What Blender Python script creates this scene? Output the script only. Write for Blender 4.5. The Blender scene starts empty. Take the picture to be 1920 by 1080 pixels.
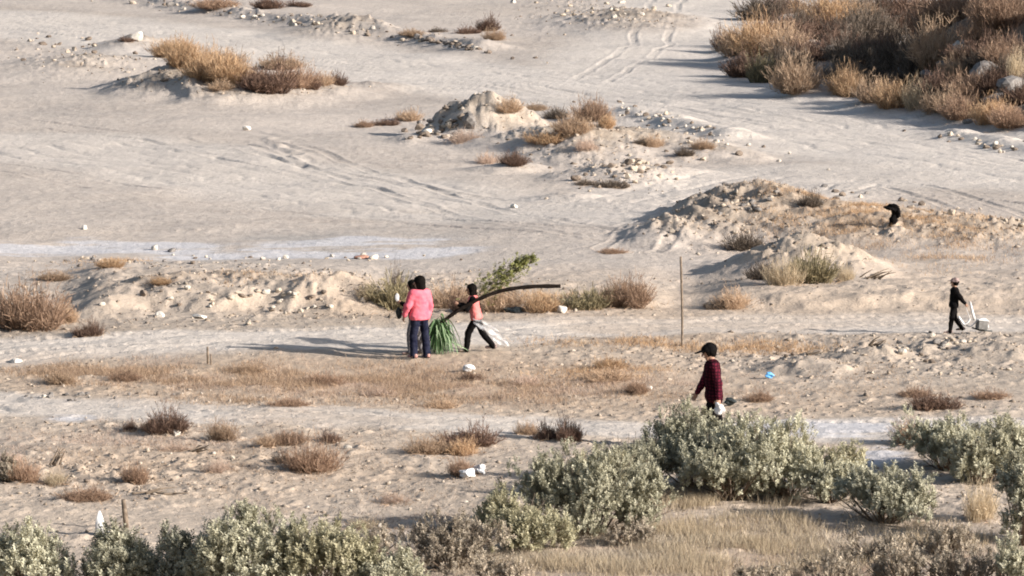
import bpy, math, random
import numpy as np
from mathutils import Vector, Matrix

# ------------------------------------------------------------------ camera, sky, sun
F, CAMH, HOR = 9000.0, 12.0, -403.0          # focal length in photo pixels, eye height, horizon row
scn = bpy.context.scene
COL = scn.collection
PITCH = math.atan((540 - HOR) / F)
cd = bpy.data.cameras.new('camera'); cam = bpy.data.objects.new('camera', cd); COL.objects.link(cam)
cd.sensor_width = 36; cd.lens = F / 1920 * 36; cd.clip_start = 1; cd.clip_end = 9000
cam.location = (0, 0, CAMH); cam.rotation_euler = (math.pi / 2 - PITCH, 0, 0)
scn.camera = cam
SUN_EL = math.radians(20.5)
SX, SY = 1.0, -0.48                           # towards the sun, on the ground
sh = Vector((SX, SY, 0)).normalized()
sun_vec = Vector((sh.x * math.cos(SUN_EL), sh.y * math.cos(SUN_EL), math.sin(SUN_EL)))
ld = bpy.data.lights.new('sun', 'SUN'); sun = bpy.data.objects.new('sun', ld); COL.objects.link(sun)
ld.energy = 4.6; ld.angle = math.radians(0.55); ld.color = (1, .945, .885)
sun.rotation_euler = sun_vec.to_track_quat('Z', 'Y').to_euler(); sun.location = (40, -20, 40)
w = bpy.data.worlds.new('World'); scn.world = w; w.use_nodes = True
nt = w.node_tree; bg = nt.nodes['Background']
sky = nt.nodes.new('ShaderNodeTexSky'); sky.sky_type = 'NISHITA'; sky.sun_disc = False
sky.sun_elevation = SUN_EL; sky.sun_rotation = math.atan2(sh.x, sh.y)
sky.dust_density = 2.0
nt.links.new(sky.outputs[0], bg.inputs[0]); bg.inputs[1].default_value = 0.072
vs = scn.view_settings; vs.view_transform = 'Standard'; vs.look = 'None'; vs.gamma = 1; vs.use_curve_mapping = False
vs.exposure = 1.17
scn.cycles.pixel_filter_type = 'BLACKMAN_HARRIS'; scn.cycles.filter_width = 1.9

# ------------------------------------------------------------------ noise + helpers
def _hash(ix, iy, seed):
    h = (ix.astype(np.int64) * 374761393 + iy.astype(np.int64) * 668265263 + seed * 974711) & 0xffffffff
    h = ((h ^ (h >> 13)) * 1274126177) & 0xffffffff
    h = h ^ (h >> 16)
    return (h & 0xffff) / 65535.0
def vnoise(x, y, seed=0):
    ix = np.floor(x); iy = np.floor(y); fx = x - ix; fy = y - iy
    fx = fx * fx * fx * (fx * (fx * 6 - 15) + 10); fy = fy * fy * fy * (fy * (fy * 6 - 15) + 10)
    a = _hash(ix, iy, seed); b = _hash(ix + 1, iy, seed); c = _hash(ix, iy + 1, seed); d = _hash(ix + 1, iy + 1, seed)
    return (a + (b - a) * fx + (c - a) * fy + (a - b - c + d) * fx * fy) * 2 - 1
def fbm(x, y, sc, seed, octs=3, gain=.5):
    s = 0; amp = 1; tot = 0
    for o in range(octs):
        ca, sa = math.cos(.7 * o + .3), math.sin(.7 * o + .3)
        s = s + amp * vnoise((x * ca - y * sa) / sc + 17.3 * o, (x * sa + y * ca) / sc - 9.1 * o, seed + o)
        tot += amp; amp *= gain; sc *= .5
    return s / tot
def sstep(a, b, x):
    t = np.clip((x - a) / (b - a), 0, 1); return t * t * (3 - 2 * t)
TP, CP = math.sin(PITCH), math.cos(PITCH)
def unproj(px, py):                            # photo pixel -> point on the z=0 plane
    u = (px - 960) / F; v = (540 - py) / F
    dy = CP + v * TP; dz = -TP + v * CP
    t = -CAMH / dz
    return u * t, dy * t
def proj(x, y, z=0.0):
    zz = z - CAMH
    dep = y * CP - zz * TP; up = y * TP + zz * CP
    dep = np.maximum(dep, .01)
    return 960 + F * x / dep, 540 - F * up / dep
def W(px, py):
    a, b = unproj(px, py); return float(a), float(b)

# mounds: photo pixel of the base centre, height m, half-width m, half-depth m, seed
MOUNDS = [(884,257,1.36,2.4,2.8),(800,268,.30,1.5,1.3),(965,258,.75,2.8,3.0),(1030,275,.62,3.2,4.2),(1110,285,.66,3.4,5.5),(1210,280,.55,3.4,4.5),
          (1330,292,.42,2.4,3.0),(1150,335,.42,2.6,4.0),(1060,372,.22,1.6,1.6),(1240,320,.25,2.0,2.6),(950,312,.25,1.8,1.8),
          (1432,424,1.12,3.3,6.0),(1330,440,.55,2.4,4.0),(1590,440,.72,3.8,6.5),(1760,450,.62,4.6,6.5),(1905,455,.4,4.0,6.0),(1500,512,.78,2.6,3.0),(1560,520,.5,2.2,2.6),
          (330,168,.95,3.3,9),(440,178,.75,3.8,8),(560,176,.55,3.6,7),(160,130,.45,5,10),(260,90,.5,2.6,5),(362,186,.7,1.3,3.2),
          (1985,170,5.0,6.6,30),(1800,170,1.9,3.3,18),(1850,214,1.3,3.2,9),(1660,150,.9,3.4,18),(1460,110,.65,3.0,18),(1740,208,.7,3.6,7),(1545,176,.5,2.2,8),  # first one: crest out of view, raised to throw shade on the hollow
          (640,65,.5,4,9),(1180,45,.6,5,16),(700,168,.3,2.0,3),
          (1768,664,.20,.8,.8),(1860,672,.26,1.0,1.2),(1510,690,.22,1.2,1.5),(1640,670,.2,1.1,1.3),
          (1400,372,.3,1.2,3),(1250,450,.35,1.6,3),
          (300,570,.22,2.2,1.5),(430,566,.30,2.4,1.8),(600,574,.34,2.6,2),(700,580,.25,1.6,1.5),(210,588,.22,.9,.9)]
_MC = [(W(a, b), h, rx, ry) for a, b, h, rx, ry in MOUNDS]
def seg_dist(x, y, pts):
    best = None
    P = [W(*p) for p in pts]
    for (ax, ay), (bx, by) in zip(P[:-1], P[1:]):
        dx, dy = bx - ax, by - ay
        t = np.clip(((x - ax) * dx + (y - ay) * dy) / (dx * dx + dy * dy), 0, 1)
        d = np.hypot(x - ax - t * dx, y - ay - t * dy)
        best = d if best is None else np.minimum(best, d)
    return best
ROAD_A = [(-300,20),(0,40),(350,80),(700,125),(1000,150),(1300,195),(1600,245),(2200,335)]
ROAD_B = [(1330,-60),(1290,20),(1240,90),(1170,150)]
ROAD_M = [(-300,668),(0,660),(400,645),(780,640),(1100,618),(1400,610),(1700,606),(2200,600)]
ROAD_F = [(-300,745),(0,758),(350,780),(700,790),(1100,800),(1400,812),(1700,812),(2200,806)]
ROAD_C = [(-300,260),(100,270),(500,330),(900,390),(1250,400),(1500,330),(1900,330)]
BERM_T = [(270,2),(420,26),(560,45),(700,62),(800,78),(915,96)]
BERM_R = [(1790,252),(1860,268),(1990,292)]
BERM_C = [(1160,212),(1250,228),(1390,262)]
TYRE = [[(-200,205),(0,225),(300,262),(600,325),(900,372),(1200,392),(1500,352),(1920,372),(2100,400)], [(1180,470),(1300,405),(1440,360),(1700,345),(1920,420),(2100,470)],
        [(-200,30),(0,50),(500,108),(900,150),(1300,200),(1920,310),(2100,345)], [(1265,-40),(1250,0),(1215,90),(1100,150),(800,170)],
        [(-200,660),(0,650),(600,632),(1100,612),(1920,592),(2100,590)], [(500,272),(700,330),(900,400),(1100,440)], [(-100,300),(300,360),(700,400),(1250,460)], [(-200,775),(0,772),(500,790),(1100,806),(1900,806)]]
def gp(px, py, cx, cy, sx, sy, rot=0.0):
    dx, dy = px - cx, py - cy
    if rot:
        c, s = math.cos(rot), math.sin(rot); dx, dy = dx * c + dy * s, -dx * s + dy * c
    return np.exp(-(dx / sx) ** 2 - (dy / sy) ** 2)

def terrain(x, y, full=False):
    x = np.asarray(x, float); y = np.asarray(y, float)
    px, py = proj(x, y, 0.0)
    wx = x + .5 * fbm(x, y, 1.6, 11, 3); wy = y + .9 * fbm(x, y, 1.9, 21, 3)
    acc = 0
    for (cx, cy), h, rx, ry in _MC:
        if rx == 2.4 and h == 1.36: rx = np.where(wx < cx, 1.75, 2.9)      # steep broken left side
        r = np.sqrt(((wx - cx) / rx) ** 2 + ((wy - cy) / ry) ** 2)
        m = np.clip(1.12 - r, 0, 1); m = np.where(m < .25, m * m * 2, m - .125) / .9
        acc = acc + (h * m) ** 2.5
    md = acc ** .4
    h = md * (1 + .18 * fbm(x, y, .9, 5, 4)) + .05 * np.minimum(md, 1) * (1 - 2.4 * np.abs(fbm(x, y, .75, 15, 3)))
    dbt = seg_dist(wx, wy, BERM_T); h = h + .42 * np.exp(-(dbt / 1.2) ** 2)
    dbr = seg_dist(wx, wy, BERM_R); h = h + .25 * np.exp(-(dbr / .8) ** 2)
    dbc = seg_dist(wx, wy, BERM_C); h = h + .30 * np.exp(-(dbc / .8) ** 2)
    # cut bank on the left and its low continuation
    edge = 592 + 7 * fbm(x, y, 1.3, 41, 3) - 10 * sstep(650, 760, px)
    bank = sstep(edge, edge - 9, py) * sstep(470, 560, py) * (.34 * sstep(110, 220, px) * sstep(760, 640, px) + .16 * sstep(700, 800, px) * sstep(1280, 1180, px) + .22 * sstep(1290, 1400, px))
    h = h + bank * (1 + .35 * fbm(x, y, .8, 43, 3))
    h = h + .16 * fbm(x, y, 9, 3, 2) + .05 * fbm(x, y, 2.2, 8, 2)
    # salt pan sits level and low
    salt = gp(px, py, 160, 458, 280, 22) + gp(px, py, 430, 470, 420, 22) + gp(px, py, 720, 455, 170, 30)
    salt = np.clip(salt * 1.3, 0, 1)
    h = h - .05 * salt
    # roads
    dA = seg_dist(wx, wy, ROAD_A); dM = seg_dist(wx, wy, ROAD_M); dF = seg_dist(wx, wy, ROAD_F); dB = seg_dist(wx, wy, ROAD_B); dC = seg_dist(wx, wy, ROAD_C)
    road = np.maximum.reduce([1 - sstep(5.0, 8.5, dA), (1 - sstep(1.4, 2.6, dM)), (1 - sstep(1.1, 2.0, dF)), 1 - sstep(3, 6, dB), .8 * (1 - sstep(3, 6, dC))])
    road = road * (1 - sstep(.05, .25, md))
    rut = 0
    for d, c, n in ((dA, 7.5, 4), (dM, 2.2, 1), (dF, 1.8, 1), (dC, 5, 3)):
        for k in range(n):
            q = .75 + k * 1.25
            rut = rut + np.exp(-((d - q) / .14) ** 2) * (.6 + .4 * vnoise(x / 3, y / 3, 70 + k))
    h = h - .040 * rut * (1 - sstep(.1, .3, md))
    tyre = 0
    for i, ln in enumerate(TYRE):
        d = seg_dist(x + .25 * fbm(x, y, 5, 401 + i, 2), y, ln)
        band = sstep(.20, .12, np.abs(d - .80)) * sstep(-.35, .25, fbm(x, y, 4, 411 + i, 2))
        tyre = np.maximum(tyre, band); h = h - band * (.026 + .012 * np.sin(x * 24 + y * 9)) * (1 - sstep(.3, .6, md)) + .016 * np.exp(-((np.abs(d - .8) - .24) / .06) ** 2)
    # roughness of the dirt
    R = .10 + .22 * sstep(500, 560, py) + .9 * sstep(.12, .5, md) + .8 * np.exp(-(dbt / 1.8) ** 2) + .6 * np.exp(-(dbr / 1.2) ** 2) + .8 * np.exp(-(dbc / 1.3) ** 2)
    R = R + .7 * gp(px, py, 1180, 320, 190, 50, .25) + .6 * gp(px, py, 110, 95, 130, 40, .2) + .5 * gp(px, py, 500, 555, 330, 40) + .8 * gp(px, py, 1130, 25, 140, 40)
    R = R + .4 * gp(px, py, 450, 505, 420, 14) + .45 * gp(px, py, 1620, 670, 330, 38) + .35 * gp(px, py, 300, 860, 420, 70) + .5 * gp(px, py, 1340, 430, 150, 60)
    R = np.clip(R * (1 - .75 * road) * (1 - .7 * salt), .03, 1.25)
    R = R * (.75 + .6 * fbm(x, y, 3.2, 91, 2))
    c1 = fbm(x, y, .62, 51, 2); c2 = fbm(x, y, .24, 61, 2); c3 = vnoise(x / .11, y / .16, 66)
    rid = 1 - np.abs(fbm(x, y, .9, 71, 3)) * 2.2
    grv = gp(px, py, 1290, 425, 85, 32) + .7 * gp(px, py, 1410, 500, 80, 14) + .5 * gp(px, py, 540, 285, 50, 20, .6)
    ua = (x * .62 + y * .30 * .78) * 1.0 + .25 * c1
    h = h + np.clip(grv, 0, 1) * .10 * np.sin(ua * 9.0)
    h = h + R * (.07 * np.maximum(c1, -.2) + .10 * np.maximum(c2 - .16, 0) * 1.6 + .020 * c3) + R * R * .045 * np.maximum(rid, 0) * sstep(.1, .5, md)
    h = h + .010 * c2
    h = h * sstep(40, 66, y)
    if not full: return h
    return h, dict(px=px, py=py, salt=salt, road=road, md=md, R=R, rut=rut, c1=c1, c2=c2, dbt=dbt, dA=dA, dM=dM, tyre=tyre)

def hit(px, py, lift=0.0):                     # photo pixel -> first point of the terrain under it
    u = (px - 960) / F; v = (540 - py) / F
    dy = CP + v * TP; dz = -TP + v * CP
    t = np.linspace((4.6 - CAMH) / dz, (-.5 - CAMH) / dz, 900)
    X = u * t; Y = dy * t; Z = CAMH + dz * t
    below = Z <= terrain(X, Y)
    i = int(np.argmax(below)) if below.any() else len(t) - 1
    j = max(i - 1, 0)
    t2 = np.linspace(t[j], t[i], 24); b2 = (CAMH + dz * t2) <= terrain(u * t2, dy * t2)
    k = int(np.argmax(b2)) if b2.any() else 23
    tt = t2[k]
    return Vector((u * tt, dy * tt, CAMH + dz * tt + lift))
def gz(x, y): return float(terrain(np.array([x]), np.array([y]))[0])
def pxm(p): return F / (p.y * CP - (p.z - CAMH) * TP)     # photo pixels per metre at p

# ------------------------------------------------------------------ object helpers
def np_mesh(name, V, Fc, mat, var=None, col=None, smooth=False):
    me = bpy.data.meshes.new(name)
    V = np.asarray(V, np.float32); Fc = np.asarray(Fc, np.int32)
    n = Fc.shape[1]
    me.vertices.add(len(V)); me.vertices.foreach_set('co', V.ravel())
    me.loops.add(Fc.size); me.loops.foreach_set('vertex_index', Fc.ravel())
    me.polygons.add(len(Fc)); me.polygons.foreach_set('loop_start', np.arange(len(Fc), dtype=np.int32) * n)
    me.update(calc_edges=True); me.validate()
    if var is not None:
        a = me.attributes.new('var', 'FLOAT', 'POINT'); a.data.foreach_set('value', np.asarray(var, np.float32))
    if col is not None:
        a = me.attributes.new('Col', 'FLOAT_COLOR', 'POINT')
        c = np.ones((len(V), 4), np.float32); c[:, :3] = col; a.data.foreach_set('color', c.ravel())
    if smooth: me.polygons.foreach_set('use_smooth', np.ones(len(Fc), bool))
    if mat: me.materials.append(mat)
    return me
def link(name, me, parent=None, loc=None, rot=None, scale=None):
    o = bpy.data.objects.new(name, me); COL.objects.link(o)
    if parent: o.parent = parent
    if loc is not None: o.location = loc
    if rot is not None: o.rotation_euler = rot
    if scale is not None: o.scale = scale
    return o
def tag(o, label, cat, group=None, kind=None):
    if label: o['label'] = label
    if cat: o['category'] = cat
    if group: o['group'] = group
    if kind: o['kind'] = kind
    return o
def thing(name, label, cat, loc=(0, 0, 0), rz=0.0, group=None):
    o = bpy.data.objects.new(name, None); COL.objects.link(o); o.empty_display_size = .1
    o.location = loc; o.rotation_euler = (0, 0, rz)
    return tag(o, label, cat, group)

# ------------------------------------------------------------------ materials
def mat_base(name, rough=.9, spec=.2):
    m = bpy.data.materials.new(name); m.use_nodes = True
    b = m.node_tree.nodes['Principled BSDF']; b.inputs['Roughness'].default_value = rough
    b.inputs['Specular IOR Level'].default_value = spec
    return m, m.node_tree, b
def mat_noise(name, c1, c2, scale=20, rough=.85, spec=.25, bump=0.0, sub=None):
    m, t, b = mat_base(name, rough, spec)
    tc = t.nodes.new('ShaderNodeTexCoord'); n = t.nodes.new('ShaderNodeTexNoise'); n.inputs['Scale'].default_value = scale; n.inputs['Detail'].default_value = 4
    t.links.new(tc.outputs['Object'], n.inputs['Vector'])
    r = t.nodes.new('ShaderNodeValToRGB'); r.color_ramp.elements[0].position = .35; r.color_ramp.elements[1].position = .65
    r.color_ramp.elements[0].color = (*c1, 1); r.color_ramp.elements[1].color = (*c2, 1)
    t.links.new(n.outputs['Fac'], r.inputs[0]); t.links.new(r.outputs[0], b.inputs['Base Color'])
    if bump:
        bp = t.nodes.new('ShaderNodeBump'); bp.inputs['Distance'].default_value = bump; bp.inputs['Strength'].default_value = .7
        t.links.new(n.outputs['Fac'], bp.inputs['Height']); t.links.new(bp.outputs[0], b.inputs['Normal'])
    return m
def mat_leaf(name, cols, rough=.75, trans=.25):
    m, t, b = mat_base(name, rough, .2)
    a = t.nodes.new('ShaderNodeAttribute'); a.attribute_name = 'var'
    r = t.nodes.new('ShaderNodeValToRGB'); els = r.color_ramp.elements
    while len(els) < len(cols): els.new(.5)
    for i, c in enumerate(cols): els[i].position = i / (len(cols) - 1); els[i].color = (*c, 1)
    oi = t.nodes.new('ShaderNodeObjectInfo')
    hs = t.nodes.new('ShaderNodeHueSaturation')
    mr = t.nodes.new('ShaderNodeMapRange'); mr.inputs[3].default_value = .82; mr.inputs[4].default_value = 1.18
    t.links.new(oi.outputs['Random'], mr.inputs[0]); t.links.new(mr.outputs[0], hs.inputs['Value'])
    t.links.new(a.outputs['Fac'], r.inputs[0]); t.links.new(r.outputs[0], hs.inputs['Color'])
    t.links.new(hs.outputs[0], b.inputs['Base Color'])
    tr = t.nodes.new('ShaderNodeBsdfTranslucent'); mx = t.nodes.new('ShaderNodeMixShader'); mx.inputs[0].default_value = trans
    t.links.new(hs.outputs[0], tr.inputs[0]); t.links.new(b.outputs[0], mx.inputs[1]); t.links.new(tr.outputs[0], mx.inputs[2])
    t.links.new(mx.outputs[0], t.nodes['Material Output'].inputs[0])
    return m
def mat_ground():
    m, t, b = mat_base('dry_dirt', .95, .1)
    a = t.nodes.new('ShaderNodeAttribute'); a.attribute_name = 'Col'
    g = t.nodes.new('ShaderNodeNewGeometry')
    def noise(sc, det=4, rough=.6, stretch=None):
        n = t.nodes.new('ShaderNodeTexNoise'); n.inputs['Scale'].default_value = sc; n.inputs['Detail'].default_value = det; n.inputs['Roughness'].default_value = rough
        src = g.outputs['Position']
        if stretch:
            mp = t.nodes.new('ShaderNodeMapping'); mp.inputs['Scale'].default_value = stretch; t.links.new(src, mp.inputs[0]); src = mp.outputs[0]
        t.links.new(src, n.inputs['Vector']); return n
    n1 = noise(5, 5); n2 = noise(22, 4, .65); n3 = noise(1.1, 4)
    def rng(src, lo, hi, a0=.3, a1=.7):
        r = t.nodes.new('ShaderNodeMapRange'); r.inputs[1].default_value = a0; r.inputs[2].default_value = a1; r.inputs[3].default_value = lo; r.inputs[4].default_value = hi
        t.links.new(src, r.inputs[0]); return r.outputs[0]
    def mul(x, y):
        k = t.nodes.new('ShaderNodeMath'); k.operation = 'MULTIPLY'; t.links.new(x, k.inputs[0]); t.links.new(y, k.inputs[1]); return k.outputs[0]
    f = mul(mul(rng(n1.outputs['Fac'], .88, 1.1), rng(n2.outputs['Fac'], .84, 1.14)), rng(n3.outputs['Fac'], .93, 1.06))
    # pebbles: pale and dark stones of a few centimetres
    vo = t.nodes.new('ShaderNodeTexVoronoi'); vo.inputs['Scale'].default_value = 7; t.links.new(g.outputs['Position'], vo.inputs['Vector'])
    sp = rng(vo.outputs['Distance'], 1, 0, .08, .30)
    sep = t.nodes.new('ShaderNodeSeparateColor'); t.links.new(vo.outputs['Color'], sep.inputs[0])
    gate = rng(sep.outputs[0], 0, 1, .74, .78)
    k = mul(sp, gate)
    tone = rng(sep.outputs[1], .74, 1.10, .2, .8)
    mixv = t.nodes.new('ShaderNodeMix'); mixv.data_type = 'FLOAT'
    t.links.new(k, mixv.inputs[0]); mixv.inputs[2].default_value = 1; t.links.new(tone, mixv.inputs[3])
    f = mul(f, mixv.outputs[0])
    vm = t.nodes.new('ShaderNodeVectorMath'); vm.operation = 'SCALE'
    t.links.new(a.outputs['Color'], vm.inputs[0]); t.links.new(f, vm.inputs['Scale'])
    t.links.new(vm.outputs[0], b.inputs['Base Color'])
    ad = t.nodes.new('ShaderNodeMath'); ad.operation = 'MULTIPLY_ADD'; ad.inputs[1].default_value = .45
    t.links.new(n2.outputs['Fac'], ad.inputs[0]); t.links.new(n1.outputs['Fac'], ad.inputs[2])
    ad2 = t.nodes.new('ShaderNodeMath'); ad2.operation = 'MULTIPLY_ADD'; ad2.inputs[1].default_value = .35
    t.links.new(k, ad2.inputs[0]); t.links.new(ad.outputs[0], ad2.inputs[2])
    bp = t.nodes.new('ShaderNodeBump'); bp.inputs['Distance'].default_value = .045; bp.inputs['Strength'].default_value = .8
    t.links.new(ad2.outputs[0], bp.inputs['Height']); t.links.new(bp.outputs[0], b.inputs['Normal'])
    return m
M = {}
M['ground'] = mat_ground()
M['gold'] = mat_leaf('dry_gold_grass', [(.19,.11,.065),(.42,.275,.16),(.56,.40,.25)])
M['tan'] = mat_leaf('dry_tan_twigs', [(.17,.115,.08),(.36,.25,.165),(.50,.37,.26)])
M['rust'] = mat_leaf('dry_rust_twigs', [(.12,.075,.052),(.285,.185,.125),(.43,.30,.21)])
M['brown'] = mat_leaf('dark_brown_twigs', [(.05,.030,.024),(.125,.076,.056),(.22,.145,.105)])
M['dark'] = mat_leaf('grey_brown_twigs', [(.045,.035,.028),(.11,.085,.066),(.20,.16,.125)])
M['olive'] = mat_leaf('grey_olive_stems', [(.09,.075,.045),(.20,.17,.10),(.33,.27,.16)])
M['straw'] = mat_leaf('pale_straw', [(.28,.215,.145),(.45,.36,.245),(.58,.48,.34)])
M['pink'] = mat_leaf('pinkish_dry_twigs', [(.28,.195,.15),(.45,.335,.265),(.55,.43,.345)])
M['sage'] = mat_leaf('sagebrush_leaves', [(.24,.225,.16),(.40,.38,.275),(.53,.505,.385)], .8, .2)
M['sage_dark'] = mat_leaf('dark_sagebrush_leaves', [(.20,.19,.14),(.345,.33,.245),(.48,.455,.35)], .8, .2)
M['sage_yellow'] = mat_leaf('yellow_green_sage_leaves', [(.24,.22,.14),(.39,.36,.235),(.51,.465,.33)], .8, .25)
M['sage_grey'] = mat_leaf('grey_sage_twigs', [(.16,.13,.10),(.34,.285,.22),(.50,.43,.33)], .8, .15)
M['stem'] = mat_noise('woody_stem', (.10,.07,.05), (.20,.15,.11), 30)
M['rock'] = mat_noise('pale_rock', (.36,.32,.27), (.50,.45,.39), 6, .9, .2, .02)
M['rock_white'] = mat_noise('white_rock', (.50,.455,.40), (.62,.575,.51), 6, .9, .2, .02)
M['rock_dark'] = mat_noise('grey_rubble_and_shade', (.11,.10,.093), (.22,.20,.185), 6, .9, .2, .02)  # grey stone, darkened to paint in shade on the large mound
M['clod_dark'] = mat_noise('dark_clod_and_shade', (.12,.095,.075), (.22,.175,.14), 8, .95, .1, .02)  # dark clods; on the central mound they also stand in for shade
M['clod'] = mat_noise('dirt_clod', (.34,.28,.22), (.45,.385,.31), 8, .95, .1, .02)

# ------------------------------------------------------------------ the ground: one sheet
def build_ground():
    a = np.linspace(1100, -25, 1060)
    _, yd = unproj(960 + 0 * a, a)
    rows = np.concatenate([[-400, -150, -60, 0, 30, 50, 60, 65, 68], yd[yd > 69.5], np.geomspace(yd[-1] * 1.03, 6000, 26)])
    uc = np.linspace(-.1235, .1235, 760)
    ext = np.array([.135, .16, .2, .28, .4, .7, 1.3, 3, 8, 20])
    u = np.concatenate([-ext[::-1], uc, ext])
    wd = np.where(rows < 70, 70, rows); wd = np.where(rows > 300, rows, wd)
    X = u[None, :] * wd[:, None]; Y = np.repeat(rows[:, None], len(u), 1)
    nr, nc = X.shape
    h, q = terrain(X.ravel(), Y.ravel(), True)
    x = X.ravel(); y = Y.ravel(); px = q['px']; py = q['py']
    far = sstep(300, 420, y) + sstep(.15, .3, np.abs(x) / np.maximum(y, 60))
    h = h * (1 - np.clip(far, 0, 1))
    V = np.stack([x, y, h], 1)
    idx = np.arange(nr * nc).reshape(nr, nc)
    Q = np.stack([idx[:-1, :-1].ravel(), idx[:-1, 1:].ravel(), idx[1:, 1:].ravel(), idx[1:, :-1].ravel()], 1)
    # soil colour, with some shade painted in on the mounds
    playa = np.array([.422, .366, .318]); sand = np.array([.400, .326, .256]); tan = np.array([.375, .28, .20])
    salt = np.array([.485, .47, .475]); dark = np.array([.215, .172, .135]); pale = np.array([.505, .453, .402])
    def mix(c, k, f): return c + (k - c) * np.clip(f, 0, 1)[:, None]
    n1 = fbm(x, y, 6, 201, 4); n2 = fbm(x, y, 1.5, 211, 4); n3 = fbm(x * .35, y, .8, 221, 3)
    c = np.repeat(playa[None], len(x), 0)
    c = mix(c, sand, sstep(470, 620, py) * .8 + .25 * n1)
    c = mix(c, sand, .7 * sstep(.15, .5, q['md']) * sstep(300, 420, py))
    c = mix(c, np.array([.32, .265, .21]), .7 * sstep(.15, .6, q['md']) * (1 + n2))  # darker mound earth, partly standing in for shade
    c = mix(c, dark * .8, .75 * sstep(.05, .35, n2 + .6 * n3) * sstep(.12, .5, q['md']) * np.clip(gp(px, py, 820, 245, 70, 40) + .7 * gp(px, py, 1180, 325, 170, 30) + .8 * gp(px, py, 1340, 420, 110, 50) + .8 * gp(px, py, 350, 165, 60, 30), 0, 1))  # dark soil patches; on the central mound's left they paint in its shade
    c = mix(c, pale, q['road'] * .85 + .15 * n2)
    gm = gp(px, py, 430, 705, 420, 38) + gp(px, py, 900, 720, 330, 40) + gp(px, py, 1620, 450, 230, 60) + .7 * gp(px, py, 560, 560, 450, 30) + .8 * gp(px, py, 1300, 640, 300, 24)
    gm = gm + .7 * gp(px, py, 1300, 1020, 420, 80) + .4 * gp(px, py, 300, 860, 420, 60)
    c = mix(c, tan, gm * (.55 + .7 * n2) * (1 - .6 * q['road']))
    c = mix(c, dark, .75 * sstep(.12, .55, n2 + .3 * n3) * np.clip(q['R'], 0, 1) * .6)
    n4 = fbm(x * .45, y * .5, 3.5, 261, 4); n5 = fbm(x * .5, y, .45, 271, 3)
    verge = (1 - q['road']) * np.maximum(sstep(5, 7, q['dA']) * sstep(13, 8, q['dA']), sstep(1.4, 2.4, q['dM']) * sstep(5, 3, q['dM']))
    c = c * (1 + (.13 * n4 + .08 * n5 * (.3 + np.clip(q['R'], 0, 1))) * (1 - .5 * q['road']) - .07 * verge)[:, None]
    c = mix(c, dark * 1.1, .55 * sstep(.34, .62, n5 + .35 * n2) * (.08 + np.clip(q['R'], 0, 1)) * (1 - .7 * q['road']))
    c = mix(c, tan, .45 * sstep(0, .5, n4) * sstep(300, 700, py))
    c = mix(c, dark * 1.35, .22 * gp(px, py, 560, 418, 420, 40) * sstep(-.4, .5, n3 + n4))
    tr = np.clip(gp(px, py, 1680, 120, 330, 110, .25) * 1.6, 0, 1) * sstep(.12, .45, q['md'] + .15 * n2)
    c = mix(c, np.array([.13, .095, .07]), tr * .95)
    wet = gp(px, py, 560, 448, 330, 20) * (.5 + n3)
    c = mix(c, np.array([.30, .285, .265]), wet * .8 * sstep(-.2, .3, fbm(x, y * .3, 1.6, 241, 3)))
    sm = np.maximum.reduce([gp(px, py, 190, 456, 190, 17, .03), gp(px, py, 60, 464, 120, 9), 1.1 * gp(px, py, 350, 468, 130, 12), 1.3 * gp(px, py, 660, 447, 60, 6), 1.15 * gp(px, py, 700, 462, 170, 18), gp(px, py, 540, 464, 130, 12),
                            .8 * gp(px, py, 1500, 812, 300, 22), .7 * gp(px, py, 1650, 850, 60, 30), .5 * gp(px, py, 130, 790, 60, 12)])
    sm = sm + .3 * fbm(x, y * .4, 1.2, 251, 4) * sstep(.1, .4, sm)
    st = fbm(x * .22, y * .75, 1.1, 281, 5, .6); st2 = fbm(x * .5, y * 1.2, .35, 291, 3)
    c = mix(c, salt, sstep(.16, .5, sm * (.75 + 1.3 * st + .45 * st2)) * .85)
    c = c * (1 - .10 * q['tyre'] * (1 - sstep(.3, .6, q['md'])))[:, None]
    rt = np.clip(q['rut'], 0, 1); c = mix(c, pale * .88, rt * .4 * (1 - sstep(.1, .3, q['md'])))
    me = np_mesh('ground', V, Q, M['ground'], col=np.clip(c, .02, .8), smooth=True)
    return tag(link('ground', me), None, None, kind='structure')
build_ground()

# ------------------------------------------------------------------ plants
rng = np.random.default_rng(7)
def ribbons(P, Wd):
    """P (N,K,3) centre lines, Wd (N,K) widths -> verts, quads; each ribbon turned to a random side"""
    N, K, _ = P.shape
    T = P[:, -1] - P[:, 0]; T /= np.linalg.norm(T, axis=1, keepdims=True) + 1e-9
    r = rng.normal(size=(N, 3)); s = np.cross(T, r); s /= np.linalg.norm(s, axis=1, keepdims=True) + 1e-9
    L = P - s[:, None] * Wd[..., None] / 2; R = P + s[:, None] * Wd[..., None] / 2
    V = np.stack([L, R], 2).reshape(-1, 3)
    b = np.arange(N)[:, None] * K * 2 + np.arange(K - 1)[None] * 2
    Q = np.stack([b, b + 1, b + 3, b + 2], -1).reshape(-1, 4)
    return V, Q
def join(parts):
    Vs, Qs, vs, o = [], [], [], 0
    for V, Q, v in parts:
        Vs.append(V); Qs.append(Q + o); vs.append(v); o += len(V)
    return np.concatenate(Vs), np.concatenate(Qs), np.concatenate(vs)
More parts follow.
